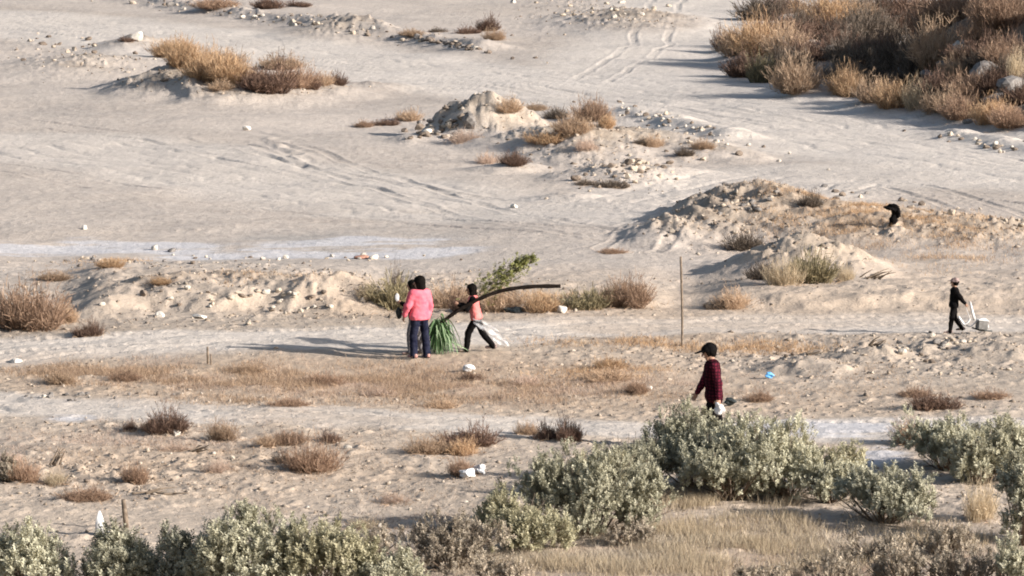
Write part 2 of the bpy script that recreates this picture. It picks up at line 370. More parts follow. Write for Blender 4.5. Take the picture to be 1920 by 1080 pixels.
def dry_bush(mat, n=420, twigs=4, upright=.5, wid=.010, spread=.28, dome=1.0):
    """unit bush: 1 wide, about .6 tall"""
    az = rng.uniform(0, 2 * math.pi, n); rad = np.sqrt(rng.uniform(0, 1, n))
    tilt = rad * (1.25 - .5 * upright)
    r0 = rad * spread * .45
    nt_ = int(rng.integers(4, 8)); ta = rng.uniform(0, 6.28, nt_); tr = np.sqrt(rng.uniform(0, 1, nt_)) * .27
    th = rng.uniform(.45, 1.05, nt_) * (1 - tr * .9); th /= th.max(); tw = rng.uniform(.5, .85, nt_); g = rng.integers(0, nt_, n)
    b = np.stack([r0 * np.cos(az) + (tr * np.cos(ta))[g], r0 * np.sin(az) + (tr * np.sin(ta))[g], np.zeros(n) - .03], 1)
    az2 = az + rng.normal(0, .35, n)
    d = np.stack([np.sin(tilt) * np.cos(az2), np.sin(tilt) * np.sin(az2), np.cos(tilt)], 1)
    reach = 1 / np.sqrt((np.sin(tilt) / (.52 - .8 * spread * .5)) ** 2 + (np.cos(tilt) / .6) ** 2)
    L = reach * rng.uniform(.35, 1.12, n) * (th[g] * np.cos(tilt) ** 2 + tw[g] * np.sin(tilt) ** 2)
    t = np.linspace(0, 1, 4)[None, :, None]
    sag = rng.normal(0, .05, (n, 3)); sag[:, 2] = abs(sag[:, 2]) * .6
    P = b[:, None] + d[:, None] * L[:, None, None] * t + sag[:, None] * t * t
    wd = wid * np.linspace(1, .45, 4)[None] * rng.uniform(.6, 1.3, n)[:, None]
    V, Q = ribbons(P, wd); var = np.repeat(rng.uniform(0, .75, n), 8)
    parts = [(V, Q, var)]
    for k in range(twigs):
        tt = rng.uniform(.35, .95, n)[:, None]
        p0 = b + d * L[:, None] * tt + sag * tt * tt
        dd = d * .7 + rng.normal(0, .6, (n, 3)) + np.array([0, 0, .35]); dd /= np.linalg.norm(dd, axis=1, keepdims=True)
        l = rng.uniform(.05, .13, n)[:, None]
        P2 = np.stack([p0, p0 + dd * l], 1)
        V, Q = ribbons(P2, np.repeat((wid * rng.uniform(.5, 1.1, n))[:, None], 2, 1) * np.array([[1, .5]]))
        parts.append((V, Q, np.repeat(rng.uniform(.25, 1, n), 4)))
    V, Q, var = join(parts)
    return np_mesh('dry_shrub', V, Q, M[mat], var=var)
LIB = {}
for kind, kw in dict(gold=dict(n=560, upright=.8, twigs=7, wid=.008, spread=.36), tan=dict(n=480, twigs=8, upright=.5, wid=.0075), rust=dict(n=560, twigs=8, upright=.6, wid=.008, spread=.34),
                     brown=dict(n=520, twigs=7, upright=.4, wid=.010), dark=dict(n=420, twigs=6, upright=.3, wid=.010), olive=dict(n=420, twigs=3, upright=.9, wid=.014, spread=.38),
                     straw=dict(n=460, twigs=3, upright=1.0, wid=.007, spread=.36), pink=dict(n=300, twigs=8, upright=.3, wid=.007)).items():
    LIB[kind] = [dry_bush(kind, **kw) for _ in range(3)]
KN = dict(gold='dry_grass_clump', tan='dry_shrub', rust='dry_shrub', brown='dead_shrub', dark='dead_shrub', olive='stemmy_shrub', straw='straw_grass_clump', pink='dry_shrub')
KC = dict(gold='grass', tan='shrub', rust='shrub', brown='shrub', dark='shrub', olive='shrub', straw='grass', pink='shrub')
cnt = [0]; FEET = []
def shrub(px, py, wpx, hpx, kind, label, group=None):
    p = hit(px, py); s = pxm(p)
    wd = wpx / s * 1.12; ht = hpx / s / .48
    cnt[0] += 1
    FEET.append((p.x, p.y, wd))
    o = link(KN[kind], LIB[kind][cnt[0] % 3], None, p - Vector((0, 0, .02)), (0, 0, random.Random(cnt[0]).uniform(0, 6.28)), (wd, wd * .9, ht))
    return tag(o, label, KC[kind], group)

# twig with a rosette of small leaves, for sagebrush
def leaf_twig(nl=11):
    Vs = [];
    for i in range(nl):
        z = .02 + .085 * i / nl; a = i * 2.4 + rng.uniform(-.4, .4)
        o = np.array([math.cos(a), math.sin(a), 0]); up = rng.uniform(.35, 1.2)
        d = o * 1.0 + np.array([0, 0, up]); d /= np.linalg.norm(d)
        sd = np.array([-math.sin(a), math.cos(a), 0]); L = rng.uniform(.034, .056); ww = rng.uniform(.009, .014)
        b = np.array([0, 0, z])
        Vs += [b, b + d * L * .6 + sd * ww, b + d * L, b + d * L * .6 - sd * ww]
    return np.array(Vs)
TW = [leaf_twig() for _ in range(4)]
def frames(D):
    D = D / np.linalg.norm(D, axis=1, keepdims=True)
    r = rng.normal(size=D.shape); A = np.cross(D, r); A /= np.linalg.norm(A, axis=1, keepdims=True); B = np.cross(D, A)
    return np.stack([A, B, D], 2)
def sage_mesh(w, h, n, mat, lobes=9, twscale=1.0, wild=.35):
    """foliage within a dome w wide, .8w deep, h tall, from overlapping lobes"""
    LC = []
    for k in range(lobes):
        a = rng.uniform(0, 6.28); r = math.sqrt(rng.uniform(0, 1)) * .36
        zc = rng.uniform(.20, .70) * (1 - (r / .5) ** 2 * .6)
        LC.append((r * math.cos(a) * w, r * math.sin(a) * w * .8, zc * h, rng.uniform(.08, .19) * w, rng.uniform(.15, .36) * h))
    LC = np.array(LC); k = rng.integers(0, lobes, n)
    D = rng.normal(size=(n, 3)); D[:, 2] = np.abs(D[:, 2]) * 1.0 - .35; D /= np.linalg.norm(D, axis=1, keepdims=True)
    rr = rng.uniform(.5, 1.22, n)[:, None] ** .8
    P = LC[k, :3] + D * rr * np.stack([LC[k, 3], LC[k, 3], LC[k, 4]], 1)
    nc = max(n // 7, 1); cl = rng.integers(0, nc, n)          # shoots stand in tufts
    P = P[cl] + rng.normal(size=P.shape) * np.array([.020, .020, .062]); D = D[cl]
    P[:, 2] = np.maximum(P[:, 2], rng.uniform(.02, .12, n))
    dirs = D * .55 + np.array([0, 0, .9]) + rng.normal(0, wild, (n, 3))
    Fm = frames(dirs); sc = rng.uniform(.65, 1.25, n) * twscale
    parts = []
    for j, T in enumerate(TW):
        s = np.arange(j, n, 4)
        V = np.einsum('nij,vj->nvi', Fm[s], T) * sc[s][:, None, None] + P[s][:, None]
        m = T.shape[0]
        Q = (np.arange(len(s))[:, None] * m + np.arange(m)[None]).reshape(-1, 4)
        var = np.repeat(np.clip(rng.normal(.5, .22, len(s)), 0, 1), m)
        parts.append((V.reshape(-1, 3), Q, var))
    V, Q, var = join(parts)
    me = np_mesh('foliage', V, Q, M[mat], var=var)
    # woody stems
    ns = 50
    tgt = LC[rng.integers(0, lobes, ns), :3] + rng.normal(0, .10, (ns, 3)) * np.array([w, w, h])
    tgt[:, 2] = np.abs(tgt[:, 2]) + .05
    b = tgt * np.array([.2, .2, 0]); t = np.linspace(0, 1, 4)[None, :, None]
    Pp = b[:, None] * (1 - t) + tgt[:, None] * t + (t * (1 - t)) * rng.normal(0, .08, (ns, 1, 3))
    V, Q = ribbons(Pp, np.linspace(.035, .010, 4)[None].repeat(ns, 0))
    st = np_mesh('stem', V, Q, M['stem'])
    return me, st
def sage(px, py, wpx, hpx, mat, label, dens=1.0, lobes=9, name='sagebrush', cat='shrub', tws=1.0):
    p = hit(px, py); s = pxm(p); wd = wpx / s; h = hpx / s
    wd *= 1.10; h *= 1.16; lobes = int(lobes * 1.7); n = int(1250 * wd * h * dens) + 150
    me, st = sage_mesh(wd, h, n, mat, lobes, tws)
    t = thing(name, label, cat, p - Vector((0, 0, .03)))
    link('foliage', me, t); link('stem', st, t)
    nd = int(26 * wd) + 8; a_ = rng.uniform(0, 6.28, nd); q_ = rng.uniform(.3, 1.0, nd)
    e_ = np.stack([np.cos(a_) * q_ * wd * .5, np.sin(a_) * q_ * wd * .42, h * (1.0 - .75 * q_ ** 2) * rng.uniform(.8, 1.12, nd)], 1)
    k_ = np.linspace(.35, 1, 4)[None, :, None]; Pp = e_[:, None] * k_ + rng.normal(0, .03, (nd, 4, 3))
    V, Q = ribbons(Pp, np.linspace(.014, .006, 4)[None].repeat(nd, 0))
    link('dead_twigs', np_mesh('dead_twigs', V, Q, M['dark'], var=np.repeat(rng.uniform(.3, 1, nd), 8)), t)
    return t
# ---- dry shrubs and clumps: photo pixel of the foot, width, height, kind, label
G = {}
DRY = [
 (58,614,158,88,'rust','large rounded orange brown dry bush at the left edge beside the cut bank'),
 (8,606,60,66,'dark','dark grey side bush against the large orange bush at the left edge'),
 (120,606,60,50,'tan','thin tan clump on the right side of the large orange bush at the left edge'),
 (166,630,58,32,'brown','small brown shrub just right of and below the large orange bush'),
 (312,108,70,34,'gold','small golden clump at the upper left end of the long golden strip'),
 (350,122,90,48,'gold','golden clump second from the upper left end of the long strip'),
 (392,150,95,66,'gold','tall pale golden clump in the middle of the long strip'),
 (430,152,90,54,'gold','golden clump right of the tall pale one in the long strip'),
 (468,158,80,50,'tan','tan clump just left of the dark brown bush in the long strip'),
 (408,168,60,22,'tan','low tan clump at the foot of the long golden strip'),
 (500,170,108,62,'brown','dark brown rounded bush near the right end of the long golden strip'),
 (548,164,80,52,'rust','rusty bush right of the dark brown one in the long strip'),
 (578,168,50,36,'brown','small reddish brown bush right of the rusty one in the long strip'),
 (606,160,52,26,'tan','low tan bush near the right tip of the long strip'),
 (635,160,46,26,'brown','little reddish brown bush at the right tip of the long strip'),
 (336,98,80,32,'gold','flat golden clump behind the upper left end of the long strip'),
 (420,122,90,34,'tan','flat tan clump behind the tall pale one in the long strip'),
 (520,130,110,34,'tan','flat tan clump behind the dark brown bush of the long strip'),
 (375,134,70,44,'tan','tan clump in the second row of the long golden strip'),
 (238,78,34,12,'brown','tiny dark tuft on the left side of the white topped rock'),
 (400,14,104,24,'rust','orange clump on the rubble line at the top edge'),
 (505,16,66,26,'brown','purple brown clump right of the orange one at the top edge'),
 (560,12,50,14,'brown','low dark clump at the top edge beyond the purple brown one'),
 (916,58,52,30,'brown','dark rounded bush behind the tan clump at the top centre'),
 (926,74,42,24,'tan','small tan clump in front of the dark rounded bush at the top centre'),
 (876,62,54,16,'brown','low brown mat left of the dark rounded bush at the top centre'),
 (820,60,36,10,'dark','tiny dark tuft left of the brown mat at the top centre'),
 (780,66,56,14,'tan','low tan tuft on the rubble line at the top centre'),
 (1108,226,66,50,'rust','dark rusty spiky bush right of the central dirt mound'),
 (1086,250,98,46,'tan','wide tan clump in front of the rusty bush by the central mound'),
 (1140,238,40,28,'gold','golden tuft right of the rusty bush by the central mound'),
 (1042,222,58,28,'dark','dark low shrub between the central mound and the rusty bush'),
 (1010,206,60,16,'tan','low tan tuft behind the right shoulder of the central mound'),
 (950,208,54,30,'tan','tan tuft on the right shoulder of the central dirt mound'),
 (1022,268,90,24,'gold','low golden mat at the right foot of the central mound'),
 (868,266,64,34,'pink','pinkish dry shrub at the front foot of the central mound'),
 (760,226,62,24,'tan','tan tuft at the right end of the low line left of the central mound'),
 (722,234,54,16,'brown','low brown tuft in the line left of the central mound'),
 (680,238,42,16,'rust','small reddish tuft at the left end of the line left of the central mound'),
 (962,308,60,28,'brown','small dark brown shrub below the central mound'),
 (918,306,50,26,'pink','pale pinkish shrub left of the small dark brown one below the mound'),
 (1100,280,44,30,'pink','pale pinkish shrub below the wide tan clump'),
 (1230,276,46,26,'tan','small tan shrub on the rubble right of the central mound'),
 (1204,272,30,20,'dark','little dark shrub left of the small tan one on the rubble'),
 (1318,280,54,24,'tan','tan tuft among stones at the right end of the middle rubble'),
 (1280,292,44,20,'dark','dark tuft at the lower right end of the middle rubble'),
 (1144,352,60,22,'dark','low dark shrub at the bottom tip of the middle rubble'),
 (1100,346,40,14,'dark','tiny dark tuft left of the low shrub at the bottom tip of the middle rubble'),
 (1382,578,78,42,'tan','tan round shrub at the track side right of the thin pole'),
 (1342,578,50,22,'dark','dark flat tuft left of the tan round shrub at the track side'),
 (1472,532,84,56,'straw','pale straw clump on the front of the right grassy mound'),
 (1536,530,104,60,'olive','grey olive stemmy bush on the front of the right grassy mound'),
 (1500,508,50,30,'olive','upper olive stemmy bush behind the pale straw clump'),
 (1424,524,66,40,'dark','dark shrub left of the pale straw clump on the right mound'),
 (1580,528,46,40,'straw','straw tuft right of the grey olive stemmy bush'),
 (1395,468,70,46,'dark','dark hollow shrub on the left flank of the right grassy mound'),
 (1520,386,46,30,'dark','dark tuft near the top of the right grassy mound'),
 (736,580,112,62,'olive','olive brown bush behind the pair of walkers'),
 (690,560,50,30,'straw','pale straw tuft left of the olive brown bush behind the walkers'),
 (746,556,34,60,'dark','tall thin dark stalks sticking up behind the pair of walkers'),
 (838,574,112,50,'tan','tan bush between the pair of walkers and the pole carrier'),
 (872,584,60,40,'brown','brown low bush just left of the pole carrier'),
 (950,582,100,56,'tan','tan bush right behind the pole carrier'),
 (1012,584,86,44,'gold','golden low clump under the tip of the carried pole'),
 (1090,578,110,46,'olive','olive tan bush beyond the tip of the carried pole'),
 (1140,572,80,48,'tan','tan bush second from the right in the row behind the pole carrier'),
 (1186,572,90,58,'rust','rusty orange bush at the right end of the row behind the pole carrier'),
 (308,808,92,54,'brown','dark brown spiky bush standing alone in the lower left'),
 (244,808,30,22,'brown','tiny brown shrub left of the dark spiky bush'),
 (285,808,50,26,'gold','golden tuft at the foot of the dark spiky bush'),
 (420,824,64,40,'tan','tan tuft right of the dark spiky bush in the lower left'),
 (496,834,60,24,'tan','low tan tuft between the two taller tufts in the lower left'),
 (546,832,66,30,'rust','low rusty tuft behind the fluffy orange shrub'),
 (618,828,42,26,'brown','small brown tuft upper right of the fluffy orange shrub'),
 (580,884,104,66,'rust','fluffy orange shrub with fine twigs in the lower left'),
 (536,868,50,26,'dark','dark low tuft on the shade side of the fluffy orange shrub'),
 (406,884,50,32,'pink','faint pinkish tuft left of the fluffy orange shrub'),
 (258,904,58,46,'rust','upright orange tuft below the dark spiky bush'),
 (46,902,66,44,'rust','orange tuft near the left edge in the lower left'),
 (10,900,50,46,'sage','x'),
 (160,936,92,30,'rust','flat orange tuft above the leaning stake'),
 (22,868,50,30,'pink','pinkish faint tuft at the left edge above the orange one'),
 (878,836,112,46,'brown','long dark reddish shrub in the lower centre'),
 (812,850,96,36,'tan','tan fringe left of the long dark reddish shrub'),
 (868,888,60,38,'rust','orange tuft beside the crumpled white plastic in the lower centre'),
 (870,852,60,36,'gold','golden stems in front of the long dark reddish shrub'),
 (1062,826,60,56,'brown','upright dark brown shrub left of the big sagebrush'),
 (1026,824,56,36,'brown','shorter dark brown shrub touching the upright dark one on its left'),
 (986,814,44,30,'tan','small tan tuft left of the two dark brown shrubs'),
 (1752,768,88,44,'brown','dark brown bush casting a long shadow right of the capped man'),
 (1712,742,70,20,'rust','thin rusty fringe behind the dark brown bush with a long shadow'),
 (1196,736,50,26,'rust','orange tuft left of the capped man'),
 (1422,752,50,24,'rust','orange tuft right of the capped man'),
 (1862,746,64,20,'rust','flat rusty tuft near the right edge'),
 (1130,712,100,26,'tan','low tan mat left of the capped man above the orange tuft'),
 (1700,830,80,50,'tan','tan fringe left of the far right sagebrush'),
 (1838,972,80,84,'straw','tall straw clump between the two right hand sagebrushes'),
 (120,716,70,24,'tan','flat tan tuft at the left end of the dry grass strip'),
 (232,712,60,22,'rust','low rusty tuft in the left part of the dry grass strip'),
 (470,700,70,22,'tan','tan tuft right of the short wooden stake'),
 (610,720,80,24,'rust','rusty mat in the middle of the dry grass strip'),
 (540,762,70,20,'rust','low rusty mat at the front edge of the dry grass strip'),
 (820,765,80,22,'tan','tan mat at the front edge of the grass strip below the white bag'),
 (700,742,70,22,'pink','pinkish mat below the pair of walkers'),
 (980,720,60,22,'pink','pinkish mat right of the white bag in the middle'),
 (1140,690,70,24,'gold','golden tuft behind the low tan mat left of the capped man'),
 (110,905,60,26,'straw','pale straw tuft between the orange tufts at lower left'),
 (330,845,60,18,'pink','pinkish mat right below the dark spiky bush'),
 (690,990,70,24,'straw','faint straw tuft on bare dirt above the bottom bushes'),
 (740,940,60,20,'pink','faint pinkish tuft left of the central sagebrush'),
 (210,500,60,16,'gold','golden tuft just below the left end of the salt patch'),
 (100,522,70,18,'tan','tan mat above the large rounded bush at the left edge'),
 (300,530,50,14,'gold','low golden tuft above the left bank'),
 (1150,474,50,12,'rust','tiny rusty tuft on the flat above the pole tip'),
 (882,712,44,18,'brown','small dark tuft under the white bag in the middle'),
]
for a in DRY:
    if a[5] != 'x': shrub(*a)
# dense growth on the large mound at the top right
MB = [
 (1415,34,90,44,'dark','dark bush at the upper left tip of the large top right mound'),
 (1460,20,80,36,'brown','brown bush near the top edge at the left of the large mound'),
 (1500,56,60,40,'dark','dark bush behind the pale rock on the large mound'),
 (1385,100,90,50,'tan','tan bush furthest left on the large top right mound'),
 (1362,88,46,36,'brown','brown small bush at the far left foot of the large mound'),
 (1440,96,104,54,'gold','wide golden bush near the left foot of the large mound'),
 (1488,100,84,50,'tan','tan bush right of the wide golden one on the large mound'),
 (1545,46,104,50,'gold','golden bush above the dark hollow at the top of the mound'),
 (1590,30,80,40,'tan','tan bush at the top edge above the dark hollow'),
 (1400,140,72,44,'brown','brown round bush beside the road left of the large mound'),
 (1438,150,60,48,'olive','olive bush at the road corner of the large mound'),
 (1482,132,70,46,'dark','dark bush in the nook between olive bush and large mound'),
 (1506,166,88,58,'tan','pale tan bush at the lower left foot of the large mound'),
 (1556,70,80,46,'brown','brown bush on the dark slope left of centre'),
 (1620,64,90,50,'dark','dark bush in the upper part of the dark hollow'),
 (1590,110,90,50,'dark','dark bush at the left side of the dark hollow'),
 (1650,110,96,56,'brown','brown bush in the middle of the dark hollow'),
 (1690,60,90,50,'brown','brown bush at the upper right of the dark hollow'),
 (1640,156,80,44,'dark','dark bush at the bottom of the dark hollow'),
 (1580,150,70,40,'dark','dark low bush above the pale tan edge bush'),
 (1700,160,70,40,'dark','dark bush at the lower right of the dark hollow'),
 (1760,60,100,60,'rust','rusty tall bush right of the dark hollow near the top'),
 (1750,120,96,70,'tan','tall thin tan bush right of the dark hollow'),
 (1790,150,70,46,'tan','tan bush under the tall thin one on the mound'),
 (1800,30,110,50,'rust','rusty bush at the top edge right of the dark hollow'),
 (1880,40,100,60,'gold','golden bush in the top right corner'),
 (1850,76,80,46,'rust','rusty bush under the golden corner bush'),
 (1905,110,60,44,'brown','brown bush at the right edge under the corner bush'),
 (1720,24,90,40,'brown','brown bush at the top edge above the hollow'),
 (1650,24,80,36,'brown','brown bush at the top edge left of the other top brown one'),
 (1880,144,56,40,'dark','dark shrub among grey rubble at the right edge'),
 (1908,140,34,44,'straw','pale grey straw tuft among the rubble at the right edge'),
 (1600,176,64,44,'gold','pale golden bush first from the left in the roadside fringe'),
 (1640,184,64,38,'tan','tan bush second from the left in the roadside fringe'),
 (1684,196,74,40,'gold','golden bush in the middle of the roadside fringe'),
 (1722,200,60,46,'straw','pale straw bush in the roadside fringe right of the middle'),
 (1762,208,80,42,'tan','tan bush in the right half of the roadside fringe'),
 (1808,216,70,40,'rust','rusty bush in the right half of the roadside fringe'),
 (1850,226,70,38,'gold','yellowish bush near the right end of the roadside fringe'),
 (1896,232,70,34,'rust','rusty bush at the right end of the roadside fringe'),
 (1840,120,60,30,'dark','dark shrub above the grey rubble on the right of the mound'),
 (1730,86,60,40,'brown','brown shrub between dark hollow and the tall thin tan bush'),
]
MB += [
 (1770,176,80,40,'brown','brown bush behind the roadside fringe below the tall thin tan bush'),
 (1820,180,80,44,'rust','rusty bush among grey rubble behind the roadside fringe'),
 (1860,168,70,40,'brown','brown bush among grey rubble near the right edge'),
 (1915,190,60,40,'brown','brown bush at the right edge behind the end of the roadside fringe'),
 (1830,110,80,44,'brown','brown bush above the grey rubble on the large mound'),
 (1880,112,70,40,'rust','rusty bush above the grey rubble near the right edge'),
 (1470,70,90,44,'brown','brown bush between the golden bush and the top edge'),
 (1530,110,80,44,'brown','brown bush filling the gap left of the dark hollow'),
 (1600,84,100,60,'dark','large dark bush high in the dark hollow'),
 (1660,84,100,64,'dark','second large dark bush high in the dark hollow'),
 (1620,130,110,60,'dark','wide dark bush filling the middle of the dark hollow'),
 (1690,120,90,60,'dark','dark bush right of the wide one in the dark hollow'),
 (1730,130,70,56,'dark','dark bush at the right rim of the dark hollow'),
 (1570,96,80,50,'brown','dark brown bush at the left rim of the dark hollow'),
]
for i, a in enumerate(MB): shrub(a[0], a[1] + 4, a[2] * 1.25, a[3] * 1.3, ('rust' if i % 2 else 'brown') if a[4] == 'gold' and a[1] < 150 and i not in (5, 7, 26) else a[4], a[5].replace('golden', 'rusty') if a[4] == 'gold' and a[1] < 150 and i not in (5, 7, 26) else a[5])

# ---- sagebrush
SAGE = [
 (1108,1000,290,160,'sage','large pale green sagebrush in the lower centre standing nearest the straw grass',1.0,13,1.0),
 (985,1032,190,100,'sage_yellow','lighter green sagebrush at the lower left foot of the large central one',1.0,8,1.0),
 (1300,912,230,150,'sage','tall sagebrush directly in front of the capped man',1.05,10,1.0),
 (1185,925,180,110,'sage','darker sagebrush left of the tall one in front of the man',1.0,8,1.0),
 (1370,935,220,120,'sage','sagebrush in front of the tall one near the capped man',1.0,9,1.0),
 (1480,928,260,150,'sage','yellowish wide sagebrush right of the capped man',1.0,11,1.0),
 (1575,915,120,80,'sage_yellow','thin yellow green bush at the right end of the middle sagebrush row',.8,6,.9),
 (1655,978,205,100,'sage_dark','low dark green sagebrush alone in front of the right hand gap',1.0,9,1.0),
 (1775,880,190,104,'sage','sagebrush on the right behind the tall straw clump',1.0,10,1.0),
 (1845,905,150,104,'sage','sagebrush in the middle of the right hand row',1.0,9,1.0),
 (1890,900,150,110,'sage','sagebrush cut by the right edge above the tall straw clump',1.0,8,1.0),
 (1915,1020,120,150,'sage_dark','tall dark green sagebrush at the right edge beside the tall straw clump',1.0,8,1.1),
 (1130,935,130,84,'sage_yellow','lighter sagebrush behind the left shoulder of the large central one',.9,7,.9),
 (1560,940,120,70,'sage','small sagebrush between the middle row and the low dark green one',.9,6,.9),
 (930,985,80,44,'sage_yellow','small pale tuft of sagebrush at the left foot of the central one',.8,4,.8),
 (50,1105,190,116,'sage','green sagebrush in the bottom left corner',1.0,9,1.1),
 (225,1108,180,110,'sage','sagebrush below the leaning stake at the bottom left',1.0,9,1.1),
 (340,1112,130,112,'sage_dark','dark sagebrush in the gap between the bottom left bushes',1.0,6,1.1),
 (470,1120,240,165,'sage','big sagebrush at the bottom left centre with a raised left shoulder',1.0,12,1.1),
 (610,1120,230,130,'sage_yellow','yellowish sagebrush at the bottom right of the big bottom one',1.0,10,1.1),
 (740,1130,150,90,'sage','small sagebrush at the bottom edge left of the grey twiggy bush',1.0,6,1.1),
 (850,1066,210,96,'sage_grey','dark grey twiggy bush left of the central sagebrush',.8,8,.9),
 (1560,1105,150,62,'sage_grey','grey tan bush at the bottom edge right of centre',.5,9,.8),
 (1690,1100,150,70,'sage_grey','second grey tan bush along the bottom right edge',.5,8,.8),
 (1640,1052,150,50,'sage_grey','low twiggy grey bush under the low dark green sagebrush',.5,8,.8),
 (1800,1105,150,80,'sage_grey','grey tan bush in the bottom right corner area',.5,9,.8),
 (1770,1040,140,56,'sage_grey','low twiggy grey bush below the tall straw clump',.5,8,.8),
 (1180,1020,120,40,'sage_grey','low grey bush at the right foot of the large central sagebrush',.5,6,.8),
 (930,1095,120,50,'sage_grey','low grey bush at the bottom edge left of the straw grass',.5,6,.8),
 (700,1040,110,50,'sage_grey','low brownish twiggy bush above the bottom right sagebrush of the left group',.4,6,.8),
 (1910,1120,120,110,'sage','pale green bush in the very bottom right corner',.9,6,1.0),
 (1430,1108,110,42,'sage_grey','small grey bush low in the straw grass at the bottom',.7,5,.9),
 (12,902,56,46,'sage_grey','small grey green shrub at the left edge beside the orange tuft',.8,4,.8),
]
for a in SAGE:
    sage(a[0], a[1], a[2], a[3], a[4], a[5], a[6], a[7], tws=a[8])

# ---- grass and litter of twigs that nobody could count
def blades(name, areas, n, mat, hgt, wid, tuft=9, seed=1, lab=None, spread=.09, lean=.35):
    r = np.random.default_rng(seed)
    PX, PY = [], []
    for (cx, cy, sx, sy, wt) in areas:
        k = int(n * wt)
        PX.append(cx + sx * r.normal(0, .6, k)); PY.append(cy + sy * r.normal(0, .6, k))
    px = np.concatenate(PX); py = np.concatenate(PY)
    px = np.clip(px, -120, 2040); py = np.minimum(py, 1098)
    x, y = unproj(px, py)
    keep = fbm(x, y, .9, 301 + seed, 3) > r.uniform(-.25, .35, len(x))
    x = x[keep]; y = y[keep]
    x = np.repeat(x, tuft) + r.normal(0, spread, len(x) * tuft); y = np.repeat(y, tuft) + r.normal(0, spread, len(y) * tuft)
    z = terrain(x, y)
    m = len(x)
    b = np.stack([x, y, z - .02], 1)
    d = np.stack([r.normal(0, lean, m), r.normal(0, lean, m), np.ones(m)], 1)
    H = hgt * r.uniform(.35, 1.15, m)
    V = np.zeros((m, 3, 3)); a = r.uniform(0, 3.14, m)
    s = np.stack([np.cos(a), np.sin(a), 0 * a], 1) * (wid * r.uniform(.6, 1.3, m))[:, None]
    V[:, 0] = b - s / 2; V[:, 1] = b + s / 2; V[:, 2] = b + d * H[:, None]
    me = np_mesh(name, V.reshape(-1, 3), np.arange(m * 3).reshape(-1, 3), M[mat], var=np.repeat(r.uniform(0, 1, m), 3))
    return tag(link(name, me), lab, 'grass', kind='stuff')
blades('dry_grass', [(330,705,260,20,.34),(640,712,240,24,.3),(900,730,240,26,.22),(480,750,160,8,.05),(140,700,120,14,.09)], 9500, 'tan', .13, .010, 8, 1, 'tan dry grass spread along the strip between the two middle tracks', .12, .5)
blades('straw_grass', [(1330,1010,190,40,.5),(1200,1060,200,26,.3),(1480,1040,180,40,.3),(1340,955,170,16,.2),(1560,985,120,14,.12),(1740,1010,110,20,.16),(1010,1070,100,18,.12),(1250,930,60,12,.06)], 2700, 'straw', .24, .009, 10, 2, 'pale straw coloured grass around the near sagebrush', .12, .40)
blades('grey_weeds', [(1340,1020,240,44,.5),(1600,1040,260,40,.4),(1150,1050,200,30,.3),(900,1040,160,30,.2)], 4200, 'sage_grey', .15, .011, 8, 7, 'grey dead weeds growing among the pale straw grass', .13, .6)
blades('pale_grass', [(1620,440,190,34,.5),(1760,470,140,34,.25),(1500,430,90,22,.2),(1240,648,200,9,.12),(960,575,220,12,.12),(560,560,160,16,.08),(210,490,60,8,.06),(1420,652,140,9,.08),(1130,700,90,12,.1)], 6000, 'gold', .14, .011, 8, 3, 'short pale grass on the right mound and along the track edges', .16, .5)
blades('pink_twigs', [(330,700,260,26,.3),(650,725,260,30,.3),(950,730,240,26,.25),(1600,1060,260,30,.3),(820,1010,160,40,.2),(1180,720,240,22,.15),(300,830,260,24,.2)], 4200, 'pink', .11, .009, 9, 6, 'pinkish dry weeds mixed with the dead grass', .10, .8)
blades('low_twigs', [(300,880,300,60,.4),(700,900,260,50,.25),(1500,730,300,26,.2),(150,500,90,9,.04),(110,520,60,6,.04),(1640,700,220,18,.1),(1180,740,200,16,.1),(820,980,160,30,.12)], 3600, 'tan', .09, .009, 7, 4, 'sparse low twigs and dead grass scattered over the near dirt', .12, .9)
blades('weed_twigs', [(600,860,420,60,.5),(850,1010,240,34,.35),(700,600,200,10,.1),(600,960,260,40,.3)], 1500, 'dark', .09, .009, 5, 5, 'sparse dark dead twigs on the near dirt', .10, 1.0)

def shrub_litter():
    r = np.random.default_rng(77); A = np.array(FEET); m = 46; A = np.repeat(A, m, 0); n = len(A)
    a = r.uniform(0, 6.28, n); q = np.abs(r.normal(.42, .16, n)) * A[:, 2]
    x = A[:, 0] + np.cos(a) * q; y = A[:, 1] + np.sin(a) * q; z = terrain(x, y) + .008
    b = np.stack([x, y, z], 1); L = r.uniform(.05, .22, n)[:, None]
    d = np.stack([r.normal(0, 1, n), r.normal(0, 1, n), np.abs(r.normal(.15, .35, n))], 1); d /= np.linalg.norm(d, axis=1, keepdims=True)
    V, Q = ribbons(np.stack([b, b + d * L * .5 + np.array([0, 0, .01]), b + d * L], 1), np.array([[.010, .008, .004]]).repeat(n, 0))
    tag(link('twig_litter', np_mesh('twig_litter', V, Q, M['tan'], var=np.repeat(r.uniform(0, 1, n), 6))), 'broken dry twigs lying round the feet of the shrubs', 'twigs', kind='stuff')
shrub_litter()

